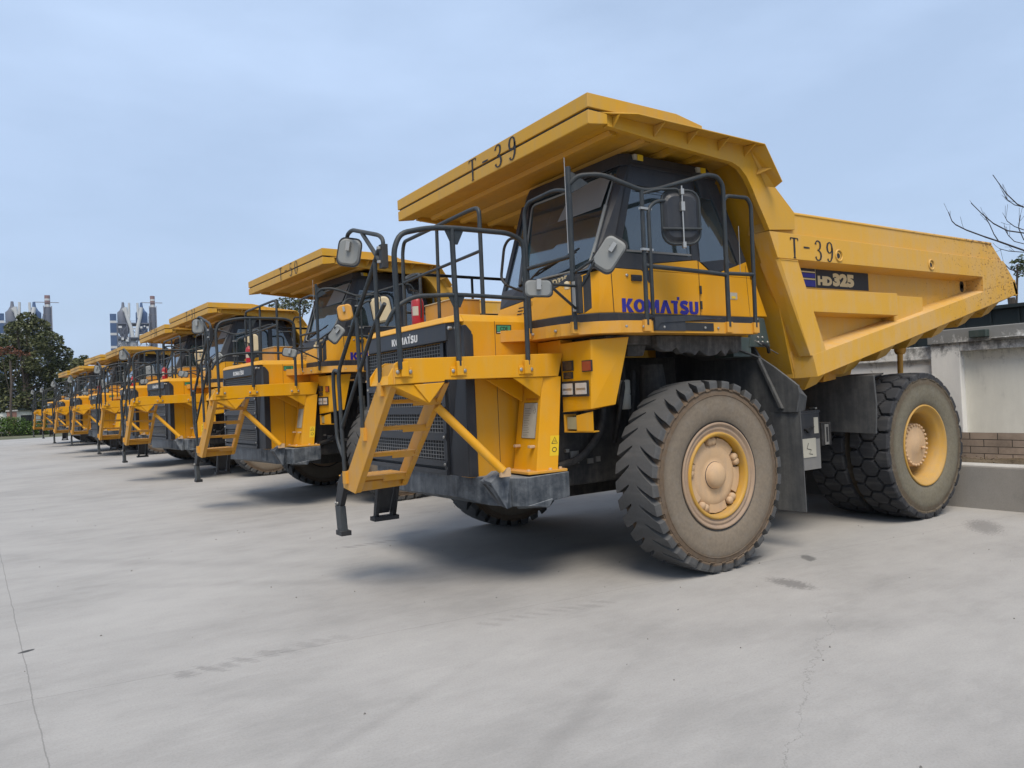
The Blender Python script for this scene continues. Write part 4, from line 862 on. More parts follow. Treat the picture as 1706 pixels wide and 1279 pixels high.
    b.prism([(-1.16, 1.54, 1.995), (-1.16, .75, 2.02), (-.55, .75, 2.15), (-.55, 1.62, 2.13)], [(-1.16, 1.54, 1.975), (-1.16, .75, 2.0), (-.55, .75, 2.13), (-.55, 1.62, 2.11)])
    b.prism([(-1.159, 1.54, 1.985), (-1.159, 1.50, 1.985), (-1.159, 1.76, 1.45), (-1.159, 1.80, 1.45)], [(-1.12, 1.54, 1.985), (-1.12, 1.50, 1.985), (-1.12, 1.76, 1.45), (-1.12, 1.80, 1.45)])
    b.prism([(-1.16, 1.96, 1.64), (-1.19, 1.98, 1.60), (-1.36, 1.93, 1.56), (-1.36, 1.80, 1.72), (-1.18, 1.80, 1.80)], [(-1.16, 1.93, 1.42), (-1.19, 1.94, 1.41), (-1.36, 1.90, 1.42), (-1.36, 1.80, 1.42), (-1.18, 1.80, 1.42)])
    b.build('fender', T, bevel=.006)
    b = MB().mat('rubberflap')
    cols = [(.90 + i * .15, -1.175 - .02 * math.sin(i * 1.1)) for i in range(8)]
    b.prism([(x, y, 1.43) for y, x in cols] + [(x - .015, y, 1.43) for y, x in cols[::-1]], [(x - .03, y, .40) for y, x in cols] + [(x - .045, y, .40) for y, x in cols[::-1]])
    fl = b.build('mud_flap', T)
    # right side flap and fender
    c = fl.copy(); COL.objects.link(c); c.parent = T; c.location = (0, -2.75, 0)
    # ---- guard ahead of the rear wheels
    b = MB().mat('rubberflap')
    b.prism([(-2.70, .80, 1.755), (-2.70, 1.86, 1.755), (-2.72, 1.865, 1.43), (-2.72, 1.845, 1.09), (-2.72, 1.2, 1.105), (-2.72, .80, 1.12)], [(-2.73, .80, 1.755), (-2.73, 1.86, 1.755), (-2.75, 1.865, 1.43), (-2.75, 1.845, 1.09), (-2.75, 1.2, 1.105), (-2.75, .80, 1.12)])
    b.mat('underbody'); b.prism([(-2.73, 1.83, 1.75), (-3.02, 1.80, 1.78), (-3.02, .8, 1.78), (-2.73, .8, 1.75)], [(-2.73, 1.83, 1.73), (-3.02, 1.80, 1.76), (-3.02, .8, 1.76), (-2.73, .8, 1.73)])
    g = b.build('rear_guard', T, bevel=.004); c = g.copy(); COL.objects.link(c); c.parent = T; c.scale = (1, -1, 1)
    # ---- battery box, tank, brackets
    b = MB().mat('grey'); b.box((-2.18, .95, .73), (-1.74, 1.50, 1.365)); b.mat('charcoal'); b.box((-2.19, .94, 1.3655), (-1.70, 1.51, 1.39)); b.box((-2.18, 1.5005, 1.07), (-1.74, 1.504, 1.36)); b.mat('steel'); b.box((-2.187, 1.40, 1.40), (-2.15, 1.48, 1.42))
    bb = b.build('battery_box', T, bevel=.005)
    b = MB().mat('white'); b.box((-1.80, 1.505, .87), (-2.09, 1.508, 1.08)); b.box((-2.07, 1.505, 1.13), (-2.15, 1.508, 1.31)); b.mat('label_yellow'); b.box((-1.77, 1.505, 1.17), (-1.83, 1.508, 1.31))
    b.mat('blackink'); ribbon(b, [(-1.95, 1.03), (-1.92, .97), (-2.0, .95), (-1.96, .91), (-2.02, .90)], [.005] * 5, lambda u, v: (u, 1.510, v)); b.mat('black'); b.prism([(-1.88, 1.505, 1.19), (-2.05, 1.505, 1.21), (-1.95, 1.505, 1.14)], [(-1.88, 1.54, 1.19), (-2.05, 1.53, 1.21), (-1.95, 1.53, 1.14)])
    b.build('label_plate', bb)
    b = MB().mat('steel'); b.box((-2.27, 1.50, .99), (-2.34, 1.51, 1.22)); b.mat('black'); b.box((-2.29, 1.511, 1.02), (-2.32, 1.516, 1.19)); b.mat('underbody'); b.box((-2.4, .75, .98), (-2.22, 1.499, 1.24)); b.build('step_bracket', T, bevel=.003)
    b = MB().mat('underbody'); b.lathe([(-2.55, .28), (-2.53, .30), (-1.45, .30), (-1.43, .28)], (0, -1.2, 1.05), 28, 'X', cap=True); b.build('tank', T); b = MB().mat('underbody'); b.box((-2.5, .6, .9), (-1.5, .92, 1.5)); b.build('tank', T); b = MB().mat('label_yellow'); b.box((-1.90, 1.1, .55), (-2.05, 1.2, .729)); b.build('drain_bracket', T)
    # hoist rams, body hinge, rock ejector
    b = MB().mat('yellow_light'); b.tube([(-2.75, .75, 1.0), (-2.45, .75, 1.78)], .11, 16); b.build('hoist_ram', T); b = MB().mat('yellow_light'); b.tube([(-2.75, -.75, 1.0), (-2.45, -.75, 1.78)], .11, 16); b.build('hoist_ram', T); b = MB().mat('yellow_light'); b.prism([(-2.45, .75, 1.70), (-3.0, .75, 1.76), (-3.1, .75, 1.95), (-2.5, .75, 1.85)], [(-2.45, 1.40, 1.70), (-3.0, 1.40, 1.76), (-3.1, 1.40, 1.95), (-2.5, 1.40, 1.85)]); b.build('body_hinge', T, bevel=.01)
    for s in (1, -1):
        b = MB().mat('yellow_light'); b.lathe([(s * 1.33, .001), (s * 1.33, .075), (s * 1.41, .075), (s * 1.41, .001)], (-4.19, 0, 2.09), 18)
        b.tube([(-4.19, s * 1.37, 2.09), (-4.17, s * 1.37, 1.78), (-4.0, s * 1.37, 1.35)], .035, 8); b.box((-4.28, s * 1.34, 2.1), (-4.10, s * 1.40, 2.30))
        b.build('rock_ejector', T)
    return T

def mirror_plate(T, c, r, w, h, arm, roll=0, big=False, ar=.012, back='mirrorback'):
    """mirror seen from its painted back; r = direction across the plate"""
    c = Vector(c); r = Vector(r).normalized(); u = Vector((0, 0, 1)); u = (u - r * u.dot(r)).normalized()
    r2 = r * math.cos(roll) + u * math.sin(roll); u2 = -r * math.sin(roll) + u * math.cos(roll); n = r2.cross(u2)
    def outline(k, d):
        pts = []; rad = .28 * min(w, h)
        for sx, sy, a0 in ((1, 1, 0), (-1, 1, PI / 2), (-1, -1, PI), (1, -1, 3 * PI / 2)):
            for i in range(5):
                a = a0 + i * PI / 8; pts.append(c + r2 * (sx * (w / 2 - rad) + rad * math.cos(a)) * k + u2 * (sy * (h / 2 - rad) + rad * math.sin(a)) * k + n * d)
        return pts
    mb = MB().mat('black'); mb.prism(outline(1.0, -.018), outline(1.09, .004)); mb.mat(back); mb.prism(outline(.97, .0045), outline(.84, .022)); mb.mat('steel')
    mb.obox(c + u2 * h * .2 + n * .04, r2, u2, n, .035, .08, .035)
    if big:
        mb.mat('rail'); mb.tube([c + r2 * (-w * .6) + u2 * (-h * .25) + n * .03, c + r2 * (w * .55) + u2 * (-h * .25) + n * .03], .012, 6)
        f = outline(1.10, .0); mb.tube(f + [f[0]], .013, 6); mb.mat('steel'); mb.tube([c + u2 * (h * .62) + n * .04, c - u2 * (h * .66) + n * .04], .008, 6)
        for k in (.5, -.58): mb.obox(c + u2 * h * k + n * .04, r2, u2, n, .03, .05, .03)
    o = mb.build('mirror', T, bevel=0)
    if arm:
        a = MB().mat('rail')
        for pts in arm: a.tube(pts, ar, 8, .05)
        a.build('mirror_arm', o)
    return o
def fleet_number(T, txt):
    b = MB().mat('blackink'); serif_text(b, txt, lambda u, v: (1.3395, -.085 + u, 3.965 + v), .222, .62, .50)
    if True:
        serif_text(b, txt, lambda u, v: (-1.345 - u, 1.8335, 3.003 + v), .215, .60, .36)
    return b.build('fleet_number_lettering', T)

# ------------------------------------------------------------------ the row of trucks
GROUP = 'yellow haul trucks parked in a row'
truck = build_truck('haul_truck')
proto_children = list(truck.children)
POSES = [None, (.017, -6.876, .06), (.409, -13.775, .071), (.56, -18.817, .057), (.862, -27.006, .06), (1.306, -31.401, .10), (1.53, -39.942, .06), (1.899, -44.657, .08)]
LABELS = ['yellow haul truck numbered T-39, nearest in the row, its whole left side showing',
          'yellow haul truck numbered T-50, parked directly beside the T-39 truck',
          'yellow haul truck third along the row, its canopy seen just left of the T-50 canopy',
          'yellow haul truck fourth along the row, its canopy lip below a striped tower',
          'yellow haul truck fifth along the row, long flat canopy before the tower foot',
          'yellow haul truck sixth along the row, only a short canopy lip and nose showing',
          'yellow haul truck seventh along the row, second from the far end by the trees',
          'farthest yellow haul truck, at the end of the row by the hedge']
trucks = [truck]
for i in range(1, 8):
    t = copy_tree(truck); x, y, a = POSES[i]; t.location = (x, y, 0); t.rotation_euler = (0, 0, a); trucks.append(t)
NUM = ['T-39', 'T-50', 'T-31', 'T-30', 'T-38', 'T-35', 'T-33', 'T-51']
rnd = random.Random(4)
for i, t in enumerate(trucks):
    tag(t, LABELS[i], 'haul truck', GROUP)
    fleet_number(t, NUM[i])
    j = (lambda a: 0) if i == 0 else (lambda a: rnd.uniform(-a, a))
    B = 'mirrorback' if i == 0 else ('cream' if i in (1, 2, 3) else 'mirrorback')
    # tilted mirror on the front deck post
    mirror_plate(t, (1.17 + j(.05), 1.86, 2.86 + j(.05)), (-.70, .71, 0), .20, .30, [[(1.335, 1.59, 2.74), (1.30, 1.75, 2.80), (1.17, 1.84, 2.90), (1.17, 1.88, 2.93)], [(1.335, 1.59, 2.52), (1.27, 1.78, 2.80)]], -.62 + j(.4))
    mirror_plate(t, (1.93, 1.87, 2.535 + j(.03)), (-.86, .5, 0), .215, .13, [[(1.335, 1.60, 2.62), (1.93, 1.88, 2.575), (1.93, 1.9, 2.55)], [(1.335, 1.60, 2.42), (1.78, 1.84, 2.56)]], -.04 + j(.2))
    if i == 1: mirror_plate(t, (1.02, 1.95, 3.16), (-.80, .60, 0), .25, .27, [[(.76, 1.86, 3.38), (.90, 1.92, 3.40), (1.02, 1.95, 3.36), (1.02, 1.95, 3.2)]], .15, back='yellow_light')
    mirror_plate(t, (.36 + j(.03), 1.93, 3.235), (-.93, .36, 0), .33, .44, [[(.76, 1.86, 3.42), (.60, 1.88, 3.47), (.37, 1.93, 3.49), (.37, 1.95, 3.3)]], .0 + j(.2), big=(i == 0), back='charcoal' if i == 0 else B)
    mirror_plate(t, (2.90, .42, 3.02 + j(.05)), (-.70, .71, 0), .21, .235, [[(2.90, 1.13, 2.80), (2.90, 1.14, 2.99), (2.90, 1.06, 3.04), (2.90, .50, 3.20), (2.90, .38, 3.18), (2.90, .36, 3.08)], [(2.90, .72, 3.125), (2.90, 1.12, 2.78)]], -.20 + j(.3), ar=.018)
    q = MB().mat('black'); q.box((2.875, 1.10, 2.76), (2.925, 1.17, 2.95)); q.mat('steel'); q.lathe([(2.80, .02), (2.82, .02)], (2.935, 1.13, 0), 8, 'Z', cap=True); q.lathe([(2.91, .02), (2.93, .02)], (2.935, 1.13, 0), 8, 'Z', cap=True)
    q.build('mirror_clamp', t, bevel=.003); q = MB().mat('steel')
    q.box((1.30, 1.575, 2.40), (1.36, 1.62, 2.66)); q.mat('black'); q.box((1.31, 1.621, 2.38), (1.36, 1.66, 2.70)); q.prism([(1.30, 1.66, 2.38), (1.265, 1.72, 2.42), (1.265, 1.72, 2.72), (1.30, 1.66, 2.70)], [(1.31, 1.665, 2.38), (1.275, 1.725, 2.42), (1.275, 1.725, 2.72), (1.31, 1.665, 2.70)])
    q.mat('cream'); q.lathe([(2.60, .024), (2.66, .026), (2.67, .01)], (1.375, 1.53, 0), 10, 'Z', cap=True)
    q.build('mirror_clamp', t, bevel=.003)
# fire extinguishers standing on the hoods
ext = None
EX = ['red fire extinguisher on the hood of the nearest truck, T-39', 'red fire extinguisher on the hood of the T-50 truck', 'red fire extinguisher on the hood of the third truck in the row', 'red fire extinguisher on the hood of the fourth truck in the row', 'red fire extinguisher on the hood of the fifth truck in the row']
def extinguisher():
    e = empty('fire_extinguisher')
    b = MB().mat('red'); b.lathe([(0, .001), (0, .068), (.02, .074), (.30, .074), (.345, .055), (.365, .028), (.38, .022)], (0, 0, 0), 24, 'Z'); b.build('cylinder', e)
    b = MB().mat('white'); n = 10; pts = [(.0755 * math.cos(a), .0755 * math.sin(a)) for a in [.15 + i * .12 for i in range(n)]]
    for i in range(n - 1): b.poly([(pts[i][0], pts[i][1], .13), (pts[i + 1][0], pts[i + 1][1], .13), (pts[i + 1][0], pts[i + 1][1], .24), (pts[i][0], pts[i][1], .24)])
    b.build('label_plate', e)
    b = MB().mat('black'); b.lathe([(.38, .022), (.42, .022)], (0, 0, 0), 12, 'Z', cap=True); b.prism([(-.02, -.01, .42), (.10, -.01, .44), (.10, .01, .44), (-.02, .01, .42)], [(-.02, -.01, .435), (.10, -.01, .465), (.10, .01, .465), (-.02, .01, .435)]); b.tube([(0, .02, .40), (0, .09, .38), (0, .10, .2), (0, .085, .1)], .009, 6, .03); b.build('valve', e)
    return e
for i in range(5):
    if ext is None: ext = extinguisher(); e = ext
    else: e = copy_tree(ext)
    p = trucks[i].matrix_world if False else Matrix.Translation(trucks[i].location) @ Euler(trucks[i].rotation_euler).to_matrix().to_4x4()
    e.scale = (.88,) * 3; e.location = p @ Vector((1.80, -.50, 2.475)); e.rotation_euler = (0, 0, trucks[i].rotation_euler.z)
    tag(e, EX[i], 'fire extinguisher', 'fire extinguishers on the truck hoods')

# ------------------------------------------------------------------ setting: yard, kerb, ground
ROW = .043                       # the row, kerb and wall are turned a little from the nearest truck
def rowpt(x, y, z=0.0): c, s_ = math.cos(ROW), math.sin(ROW); return (c * x - s_ * y, s_ * x + c * y, z)
def concrete(name, c1, c2, dark, yard=False):
    mt, nt, b = new_mat(name); co = objco(nt)
    n1 = noise(nt, co, .35, 6, .62); n2 = noise(nt, mapping(nt, co, rot=(0, 0, .1), scale=(.8, 1.6, 1)), 1.5, 9, .72); n3 = noise(nt, co, 70, 4, .75); n4 = noise(nt, mapping(nt, co, rot=(0, 0, .35), scale=(1, 9, 1)), 2.0, 6, .75)
    f = math_(nt, 'ADD', math_(nt, 'MULTIPLY', n1, .55), math_(nt, 'MULTIPLY', n2, .45))
    c = ramp(nt, f, [(.38, c2), (.50, c1), (.62, tuple(min(1, v * 1.12) for v in c1))])
    c = mix(nt, math_(nt, 'MULTIPLY', math_(nt, 'SUBTRACT', n3, .45), 1.2, True), c, tuple(v * .55 for v in c1))
    c = mix(nt, math_(nt, 'MULTIPLY', math_(nt, 'SUBTRACT', n4, .55), 1.6, True), c, tuple(min(1, v * 1.22) for v in c1))
    n5 = noise(nt, co, 7, 8, .8); c = mix(nt, math_(nt, 'MULTIPLY', math_(nt, 'SUBTRACT', n5, .56), 2.2, True), c, tuple(v * .72 for v in c1))
    if yard:
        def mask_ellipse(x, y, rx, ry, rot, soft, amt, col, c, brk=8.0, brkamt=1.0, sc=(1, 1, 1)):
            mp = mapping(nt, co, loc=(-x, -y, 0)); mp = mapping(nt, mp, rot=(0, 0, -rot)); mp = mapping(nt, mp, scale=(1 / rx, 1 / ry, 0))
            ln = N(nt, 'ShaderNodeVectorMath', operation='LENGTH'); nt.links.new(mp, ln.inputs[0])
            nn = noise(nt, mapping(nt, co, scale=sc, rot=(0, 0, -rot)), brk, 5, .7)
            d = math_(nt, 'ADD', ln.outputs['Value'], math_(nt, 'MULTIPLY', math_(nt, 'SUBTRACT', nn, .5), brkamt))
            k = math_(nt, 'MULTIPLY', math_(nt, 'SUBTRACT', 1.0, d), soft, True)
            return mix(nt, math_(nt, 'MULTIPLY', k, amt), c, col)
        # oil and rubber marks where they lie on the slab, plus one broad darker patch
        c = mask_ellipse(-.09, 2.56, .26, .13, 1.5, 2.2, .6, dark, c, 16, 2.6, (1, 5, 1))
        c = mask_ellipse(-3.64, 2.52, .5, .2, .5, 2.2, .5, dark, c, 15, 2.8, (1, 5, 1))
        c = mask_ellipse(-1.0, 2.1, .15, .07, .9, 3, .6, (.05, .05, .05), c, 12, 2.2)
        c = mask_ellipse(-.55, 1.75, .25, .05, .1, 4, .6, (.05, .05, .05), c, 9, 1.6)
        c = mask_ellipse(1.2, .4, 3.2, 1.5, .05, 1.0, .28, (.16, .155, .15), c, 1.2, 1.0)  # the broad patch: wide, soft-edged darker tone below the nearest truck's front
        rm = random.Random(9)
        for i in range(9):
            t = i / 8; x, y = 4.50 - 1.05 * t + rm.uniform(-.03, .03), 1.36 - .06 * t + rm.uniform(-.03, .03)
            c = mask_ellipse(x, y, .13 * rm.uniform(.7, 1.3), .05 * rm.uniform(.8, 1.5), 2.2, 2.0, .34 - .2 * t, dark, c, 15, 3.0, (1, 3, 1))
        for i in range(8):
            t = i / 7; x, y = 2.45 - 1.0 * t, 1.76 + .16 * t + rm.uniform(-.03, .03)
            c = mask_ellipse(x, y, .14, .045, 2.2, 1.4, .20, dark, c, 15, 3.0, (1, 3, 1))
        for i in range(5):
            c = mask_ellipse(2.15 - .13 * i, -1.83, .12, .05, 2.2, 2, .34, dark, c, 11, 2.2, (1, 3, 1))
        for x, y, rx, ry, ro, am in ((3.2, 3.6, 1.6, .10, .5, .16), (4.2, 3.0, 2.0, .07, .45, .14), (3.0, -.4, 2.6, .16, 2.45, .15), (4.0, -2.5, 3.5, .2, 2.3, .14), (1.2, 3.1, 1.8, .3, 2.6, .16), (4.6, .6, 1.2, .5, .3, .12), (2.6, 5.2, 2.2, .4, .4, .12)):
            c = mask_ellipse(x, y, rx, ry, ro, 1.2, am, dark, c, 2.5, 1.8, (1, 2, 1))
        c = mask_ellipse(5.35, .05, .06, .03, .4, 6, .9, (.03, .03, .03), c, 20, .8)
        # saw-cut joints, slightly wandering, and two cracks
        sp = N(nt, 'ShaderNodeSeparateXYZ'); nt.links.new(co, sp.inputs[0])
        w1 = math_(nt, 'MULTIPLY', math_(nt, 'SUBTRACT', noise(nt, co, 1.3, 6, .75), .5), .05)
        w2 = math_(nt, 'MULTIPLY', math_(nt, 'SUBTRACT', noise(nt, co, 1.1, 8, .72), .5), .75)
        def line(coord, pos, wid, wob, amt, c, lim=None):
            d = math_(nt, 'ABSOLUTE', math_(nt, 'ADD', math_(nt, 'SUBTRACT', coord, pos), wob))
            k = math_(nt, 'MULTIPLY', math_(nt, 'SUBTRACT', 1.0, math_(nt, 'DIVIDE', d, wid)), 1.5, True)
            if lim:
                o_, a0, a1 = lim
                k = math_(nt, 'MULTIPLY', k, math_(nt, 'MULTIPLY', math_(nt, 'GREATER_THAN', o_, a0), math_(nt, 'LESS_THAN', o_, a1)))
            return mix(nt, math_(nt, 'MULTIPLY', k, amt), c, (.07, .065, .06))
        X_, Y_ = sp.outputs[0], sp.outputs[1]
        XR = math_(nt, 'ADD', X_, math_(nt, 'MULTIPLY', Y_, .047)); YR_ = math_(nt, 'ADD', Y_, math_(nt, 'MULTIPLY', X_, .129))
        for p in (5.375, 11.5, 17.6): c = line(XR, p, .005, w1, .42, c)
        for p in (1.853, 9.5, -8.5, -17.5, -27, -37, -47): c = line(YR_, p, .006, w1, .26, c)
        cr = math_(nt, 'ADD', math_(nt, 'MULTIPLY', X_, .5), math_(nt, 'MULTIPLY', Y_, -.866))
        c = line(math_(nt, 'SUBTRACT', Y_, math_(nt, 'MULTIPLY', X_, .58)), 2.98, .005, w2, .42, c, (X_, .35, 2.9))
    nt.links.new(c, b.inputs['Base Color']); b.inputs['Roughness'].default_value = .82; b.inputs['Specular IOR Level'].default_value = .35
    bump(nt, b, math_(nt, 'ADD', math_(nt, 'MULTIPLY', n3, .5), n2), .25, .006)
    return mt
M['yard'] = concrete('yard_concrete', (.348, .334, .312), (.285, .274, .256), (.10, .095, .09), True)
M['kerb'] = concrete('kerb_concrete', (.25, .232, .205), (.17, .157, .14), (.1, .1, .1))
M['kerbtop'] = concrete('kerb_cap_concrete', (.46, .44, .40), (.33, .31, .28), (.1, .1, .1))
def ground_mat(name, a, b_, c_, scale):
    mt, nt, b = new_mat(name); co = objco(nt); n = noise(nt, co, scale, 6, .7); n2 = noise(nt, co, scale * 12, 4, .7)
    c = ramp(nt, math_(nt, 'ADD', math_(nt, 'MULTIPLY', n, .6), math_(nt, 'MULTIPLY', n2, .4)), [(.38, a), (.5, b_), (.62, c_)])
    nt.links.new(c, b.inputs['Base Color']); b.inputs['Roughness'].default_value = .95; bump(nt, b, n2, .8, .05); return mt
M['grit'] = dirty('grit_stone', (.12, .115, .105), (.22, .21, .19), .5, .9)
M['soil'] = ground_mat('dry_soil', (.055, .04, .025), (.12, .09, .055), (.17, .13, .08), 2.0)
M['land'] = ground_mat('rough_land', (.04, .055, .02), (.10, .10, .05), (.16, .13, .08), .15)
def plaster(name, base, stain, brick=False):
    mt, nt, b = new_mat(name); co = objco(nt)
    n1 = noise(nt, co, 1.1, 6, .7); n2 = noise(nt, mapping(nt, co, scale=(5, 5, 1.1)), 1.4, 6, .7); n3 = noise(nt, co, 9, 5, .75)
    sp = N(nt, 'ShaderNodeSeparateXYZ'); nt.links.new(co, sp.inputs[0])
    f = math_(nt, 'ADD', math_(nt, 'MULTIPLY', n1, .5), math_(nt, 'MULTIPLY', n2, .5))
    c = ramp(nt, f, [(.30, tuple(v * .72 for v in base)), (.43, base), (.66, tuple(min(1, v * 1.12) for v in base))])
    # mould that runs down from the coping
    hi = math_(nt, 'MULTIPLY', math_(nt, 'SUBTRACT', sp.outputs[2], 1.55), .55)
    k = math_(nt, 'MULTIPLY', math_(nt, 'SUBTRACT', math_(nt, 'ADD', math_(nt, 'MULTIPLY', n3, .55), math_(nt, 'ADD', math_(nt, 'MULTIPLY', n2, .5), hi)), .765), 6, True)
    c = mix(nt, math_(nt, 'MULTIPLY', k, .8), c, stain)
    nt.links.new(c, b.inputs['Base Color']); b.inputs['Roughness'].default_value = .9; bump(nt, b, n3, .25, .01); return mt
M['plaster'] = plaster('weathered_plaster', (.78, .77, .73), (.08, .08, .075))
M['panelwall'] = plaster('pale_render', (.78, .76, .67), (.35, .35, .3))
def brickmat():
    mt, nt, b = new_mat('footing_brick'); co = objco(nt)
    br = N(nt, 'ShaderNodeTexBrick'); s_ = N(nt, 'ShaderNodeSeparateXYZ'); nt.links.new(co, s_.inputs[0]); cb = N(nt, 'ShaderNodeCombineXYZ'); nt.links.new(s_.outputs[1], cb.inputs[0]); nt.links.new(s_.outputs[2], cb.inputs[1]); nt.links.new(cb.outputs[0], br.inputs['Vector'])
    br.inputs['Scale'].default_value = 1.0; br.inputs['Brick Width'].default_value = .40; br.inputs['Row Height'].default_value = .112; br.inputs['Mortar Size'].default_value = .006
    br.inputs['Color1'].default_value = (.44, .34, .26, 1); br.inputs['Color2'].default_value = (.35, .28, .22, 1); br.inputs['Mortar'].default_value = (.03, .025, .02, 1); br.inputs['Mortar Smooth'].default_value = .1
    n = noise(nt, co, 3, 6, .7); c = mix(nt, math_(nt, 'MULTIPLY', math_(nt, 'SUBTRACT', n, .4), 2, True), br.outputs['Color'], (.11, .09, .07))
    nt.links.new(c, b.inputs['Base Color']); b.inputs['Roughness'].default_value = .9; bump(nt, b, math_(nt, 'SUBTRACT', 1.0, br.outputs['Fac']), .4, .01); return mt
M['brick'] = brickmat()

b = MB().mat('land'); n_ = 64; b.add([(4000 * math.cos(2 * PI * i / n_), 4000 * math.sin(2 * PI * i / n_), -.03) for i in range(n_)], [tuple(range(n_))]); tag(b.build('ground'), kind='structure')
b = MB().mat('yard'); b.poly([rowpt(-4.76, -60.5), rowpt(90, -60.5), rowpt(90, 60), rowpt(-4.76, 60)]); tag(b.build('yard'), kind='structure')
b = MB().mat('kerb')
b.prism([rowpt(-4.72, -60, -.02), rowpt(-4.72, 60, -.02), rowpt(-4.98, 60, -.02), rowpt(-4.98, -60, -.02)], [rowpt(-4.74, -60, .535), rowpt(-4.74, 60, .535), rowpt(-4.98, 60, .535), rowpt(-4.98, -60, .535)])
b.mat('kerbtop'); b.prism([rowpt(-4.745, -60, .536), rowpt(-4.745, 60, .536), rowpt(-4.98, 60, .536), rowpt(-4.98, -60, .536)], [rowpt(-4.76, -60, .56), rowpt(-4.76, 60, .56), rowpt(-4.97, 60, .56), rowpt(-4.97, -60, .56)])
tag(b.build('kerb', bevel=.01), kind='structure')
# raised strip of soil, uneven
b = MB().mat('soil'); rs = random.Random(3); nx, ny = 12, 150
vs = [rowpt(-4.98 - 2.9 * i / nx, -58 + 74 * j / ny, .50 - .012 * i + rs.uniform(-.02, .02) + .012 * math.sin(j * .7 + i)) for i in range(nx + 1) for j in range(ny + 1)]
b.smooth = True; b.add(vs, [(i * (ny + 1) + j, i * (ny + 1) + j + 1, (i + 1) * (ny + 1) + j + 1, (i + 1) * (ny + 1) + j) for i in range(nx) for j in range(ny)]); tag(b.build('soil_strip'), kind='structure')
# dry leaves and straw on it
b = MB().mat('soil')
for k in range(2600):
    x = -5.05 - rs.random() * 2.3; y = rs.uniform(-4, 6); z = .50 + (x + 5.0) * .05 + rs.random() * .02; a = rs.uniform(0, PI * 2); L = rs.uniform(.02, .06); w = L * rs.uniform(.15, .5)
    d = Vector((math.cos(a), math.sin(a), rs.uniform(-.2, .35))) * L; e = Vector((-math.sin(a), math.cos(a), rs.uniform(-.3, .3))) * w; p = Vector(rowpt(x, y, z))
    b.poly([p, p + d, p + d + e, p + e])
tag(b.build('leaf_litter', normals=False), kind='stuff')
b = MB().mat('grit'); rs = random.Random(12)
for k in range(170):
    x = rs.uniform(-4, 7.5); y = rs.uniform(-12, 5); q = rs.uniform(.003, .008) * (1.6 if rs.random() < .05 else 1)
    p = [(x + q * rs.uniform(.6, 1.3) * math.cos(a), y + q * rs.uniform(.6, 1.3) * math.sin(a), 0) for a in (0, 1.3, 2.5, 3.8, 5.0)]
    top = [(x + (a - x) * .5, y + (c - y) * .5, q * 1.1) for a, c, _ in p]; b.prism(p, top)
tag(b.build('gravel'), kind='stuff')
# ---- boundary wall
wall = empty('boundary_wall'); wall.rotation_euler = (0, 0, ROW)
tag(wall, 'weathered white boundary wall with brick footing and mouldy coping behind the trucks', 'wall')
b = MB().mat('plaster'); b.box((-7.75, -60, .3), (-7.53, .44, 1.99)); b.build('low_wall', wall)
b = MB().mat('plaster')
y = -60
while y < .40:
    b.box((-7.80, y + .006, 1.991), (-7.47, min(y + 1.9, .44), 2.225)); y += 1.9
b.build('coping', wall, bevel=.02)
b = MB().mat('plaster'); b.box((-7.85, .445, .3), (-7.40, .90, 2.24)); b.box((-7.80, .901, 2.10), (-7.401, 9.0, 2.24)); b.box((-7.88, .42, 2.241), (-7.36, 9.0, 2.47))
b.build('pier', wall, bevel=.012)
b = MB().mat('panelwall'); b.box((-7.75, .901, .3), (-7.55, 9.0, 2.099)); b.build('panel', wall)
b = MB().mat('brick'); b.box((-7.525, -60, .35), (-7.50, .43, .78)); b.box((-7.398, .43, .35), (-7.37, 9.0, .78)); b.build('brick_footing', wall)
b = MB().mat('greenblack'); b.box((-7.36, 1.12, 2.30), (-7.22, 1.37, 2.42)); b.mat('plaster'); b.box((-7.358, 1.4, 2.262), (-7.30, 6, 2.285)); b.build('vent', wall, bevel=.01)

# ---- dark shed behind the wall, walkway with railing
M['shed'] = dirty('shed_sheet', (.016, .022, .022), (.04, .045, .042), .4, .6)
M['teal'] = dirty('teal_metal', (.05, .16, .17), (.15, .2, .18), .5, .5)
M['steelgreen'] = dirty('weathered_green_metal', (.07, .10, .085), (.15, .15, .12), .5, .6)
sh = empty('storage_shed', rowpt(-11, 0)); sh.rotation_euler = (0, 0, ROW); tag(sh, 'dark sheet clad shed behind the boundary wall', 'shed')
b = MB().mat('shed'); b.box((-2.5, -11, 0), (0, 9, 3.0))
b.build('wall', sh)
b = MB().mat('shed'); b.box((-2.6, -11.1, 3.001), (.12, 9.1, 3.07))
for i in range(40): b.box((.0, -11 + i * .5, .5), (.03, -10.96 + i * .5, 2.99))
b.build('roof', sh)
wk = empty('elevated_walkway', rowpt(-11.5, 1.2)); wk.rotation_euler = (0, 0, ROW); tag(wk, 'raised walkway with thin yellow railing above the dark shed', 'walkway')
b = MB().mat('steelgreen'); b.box((-.6, -.3, 3.08), (.6, 7, 3.2)); b.box((-.5, -.25, 3.75), (.5, 7, 3.86)); b.build('platform', wk)
b = MB().mat('yellow_light')
for i in range(9): b.tube([(.58, -.1 + i * .8, 3.2), (.58, -.1 + i * .8, 3.75)], .022, 6)
for z in (3.42, 3.6): b.tube([(.58, -.25, z), (.58, 7, z)], .018, 6)
b.build('railing', wk)
b = MB().mat('teal'); b.box((-.4, .25, 3.201), (.2, 6, 3.55)); b.build('cabinet', wk, bevel=.02)

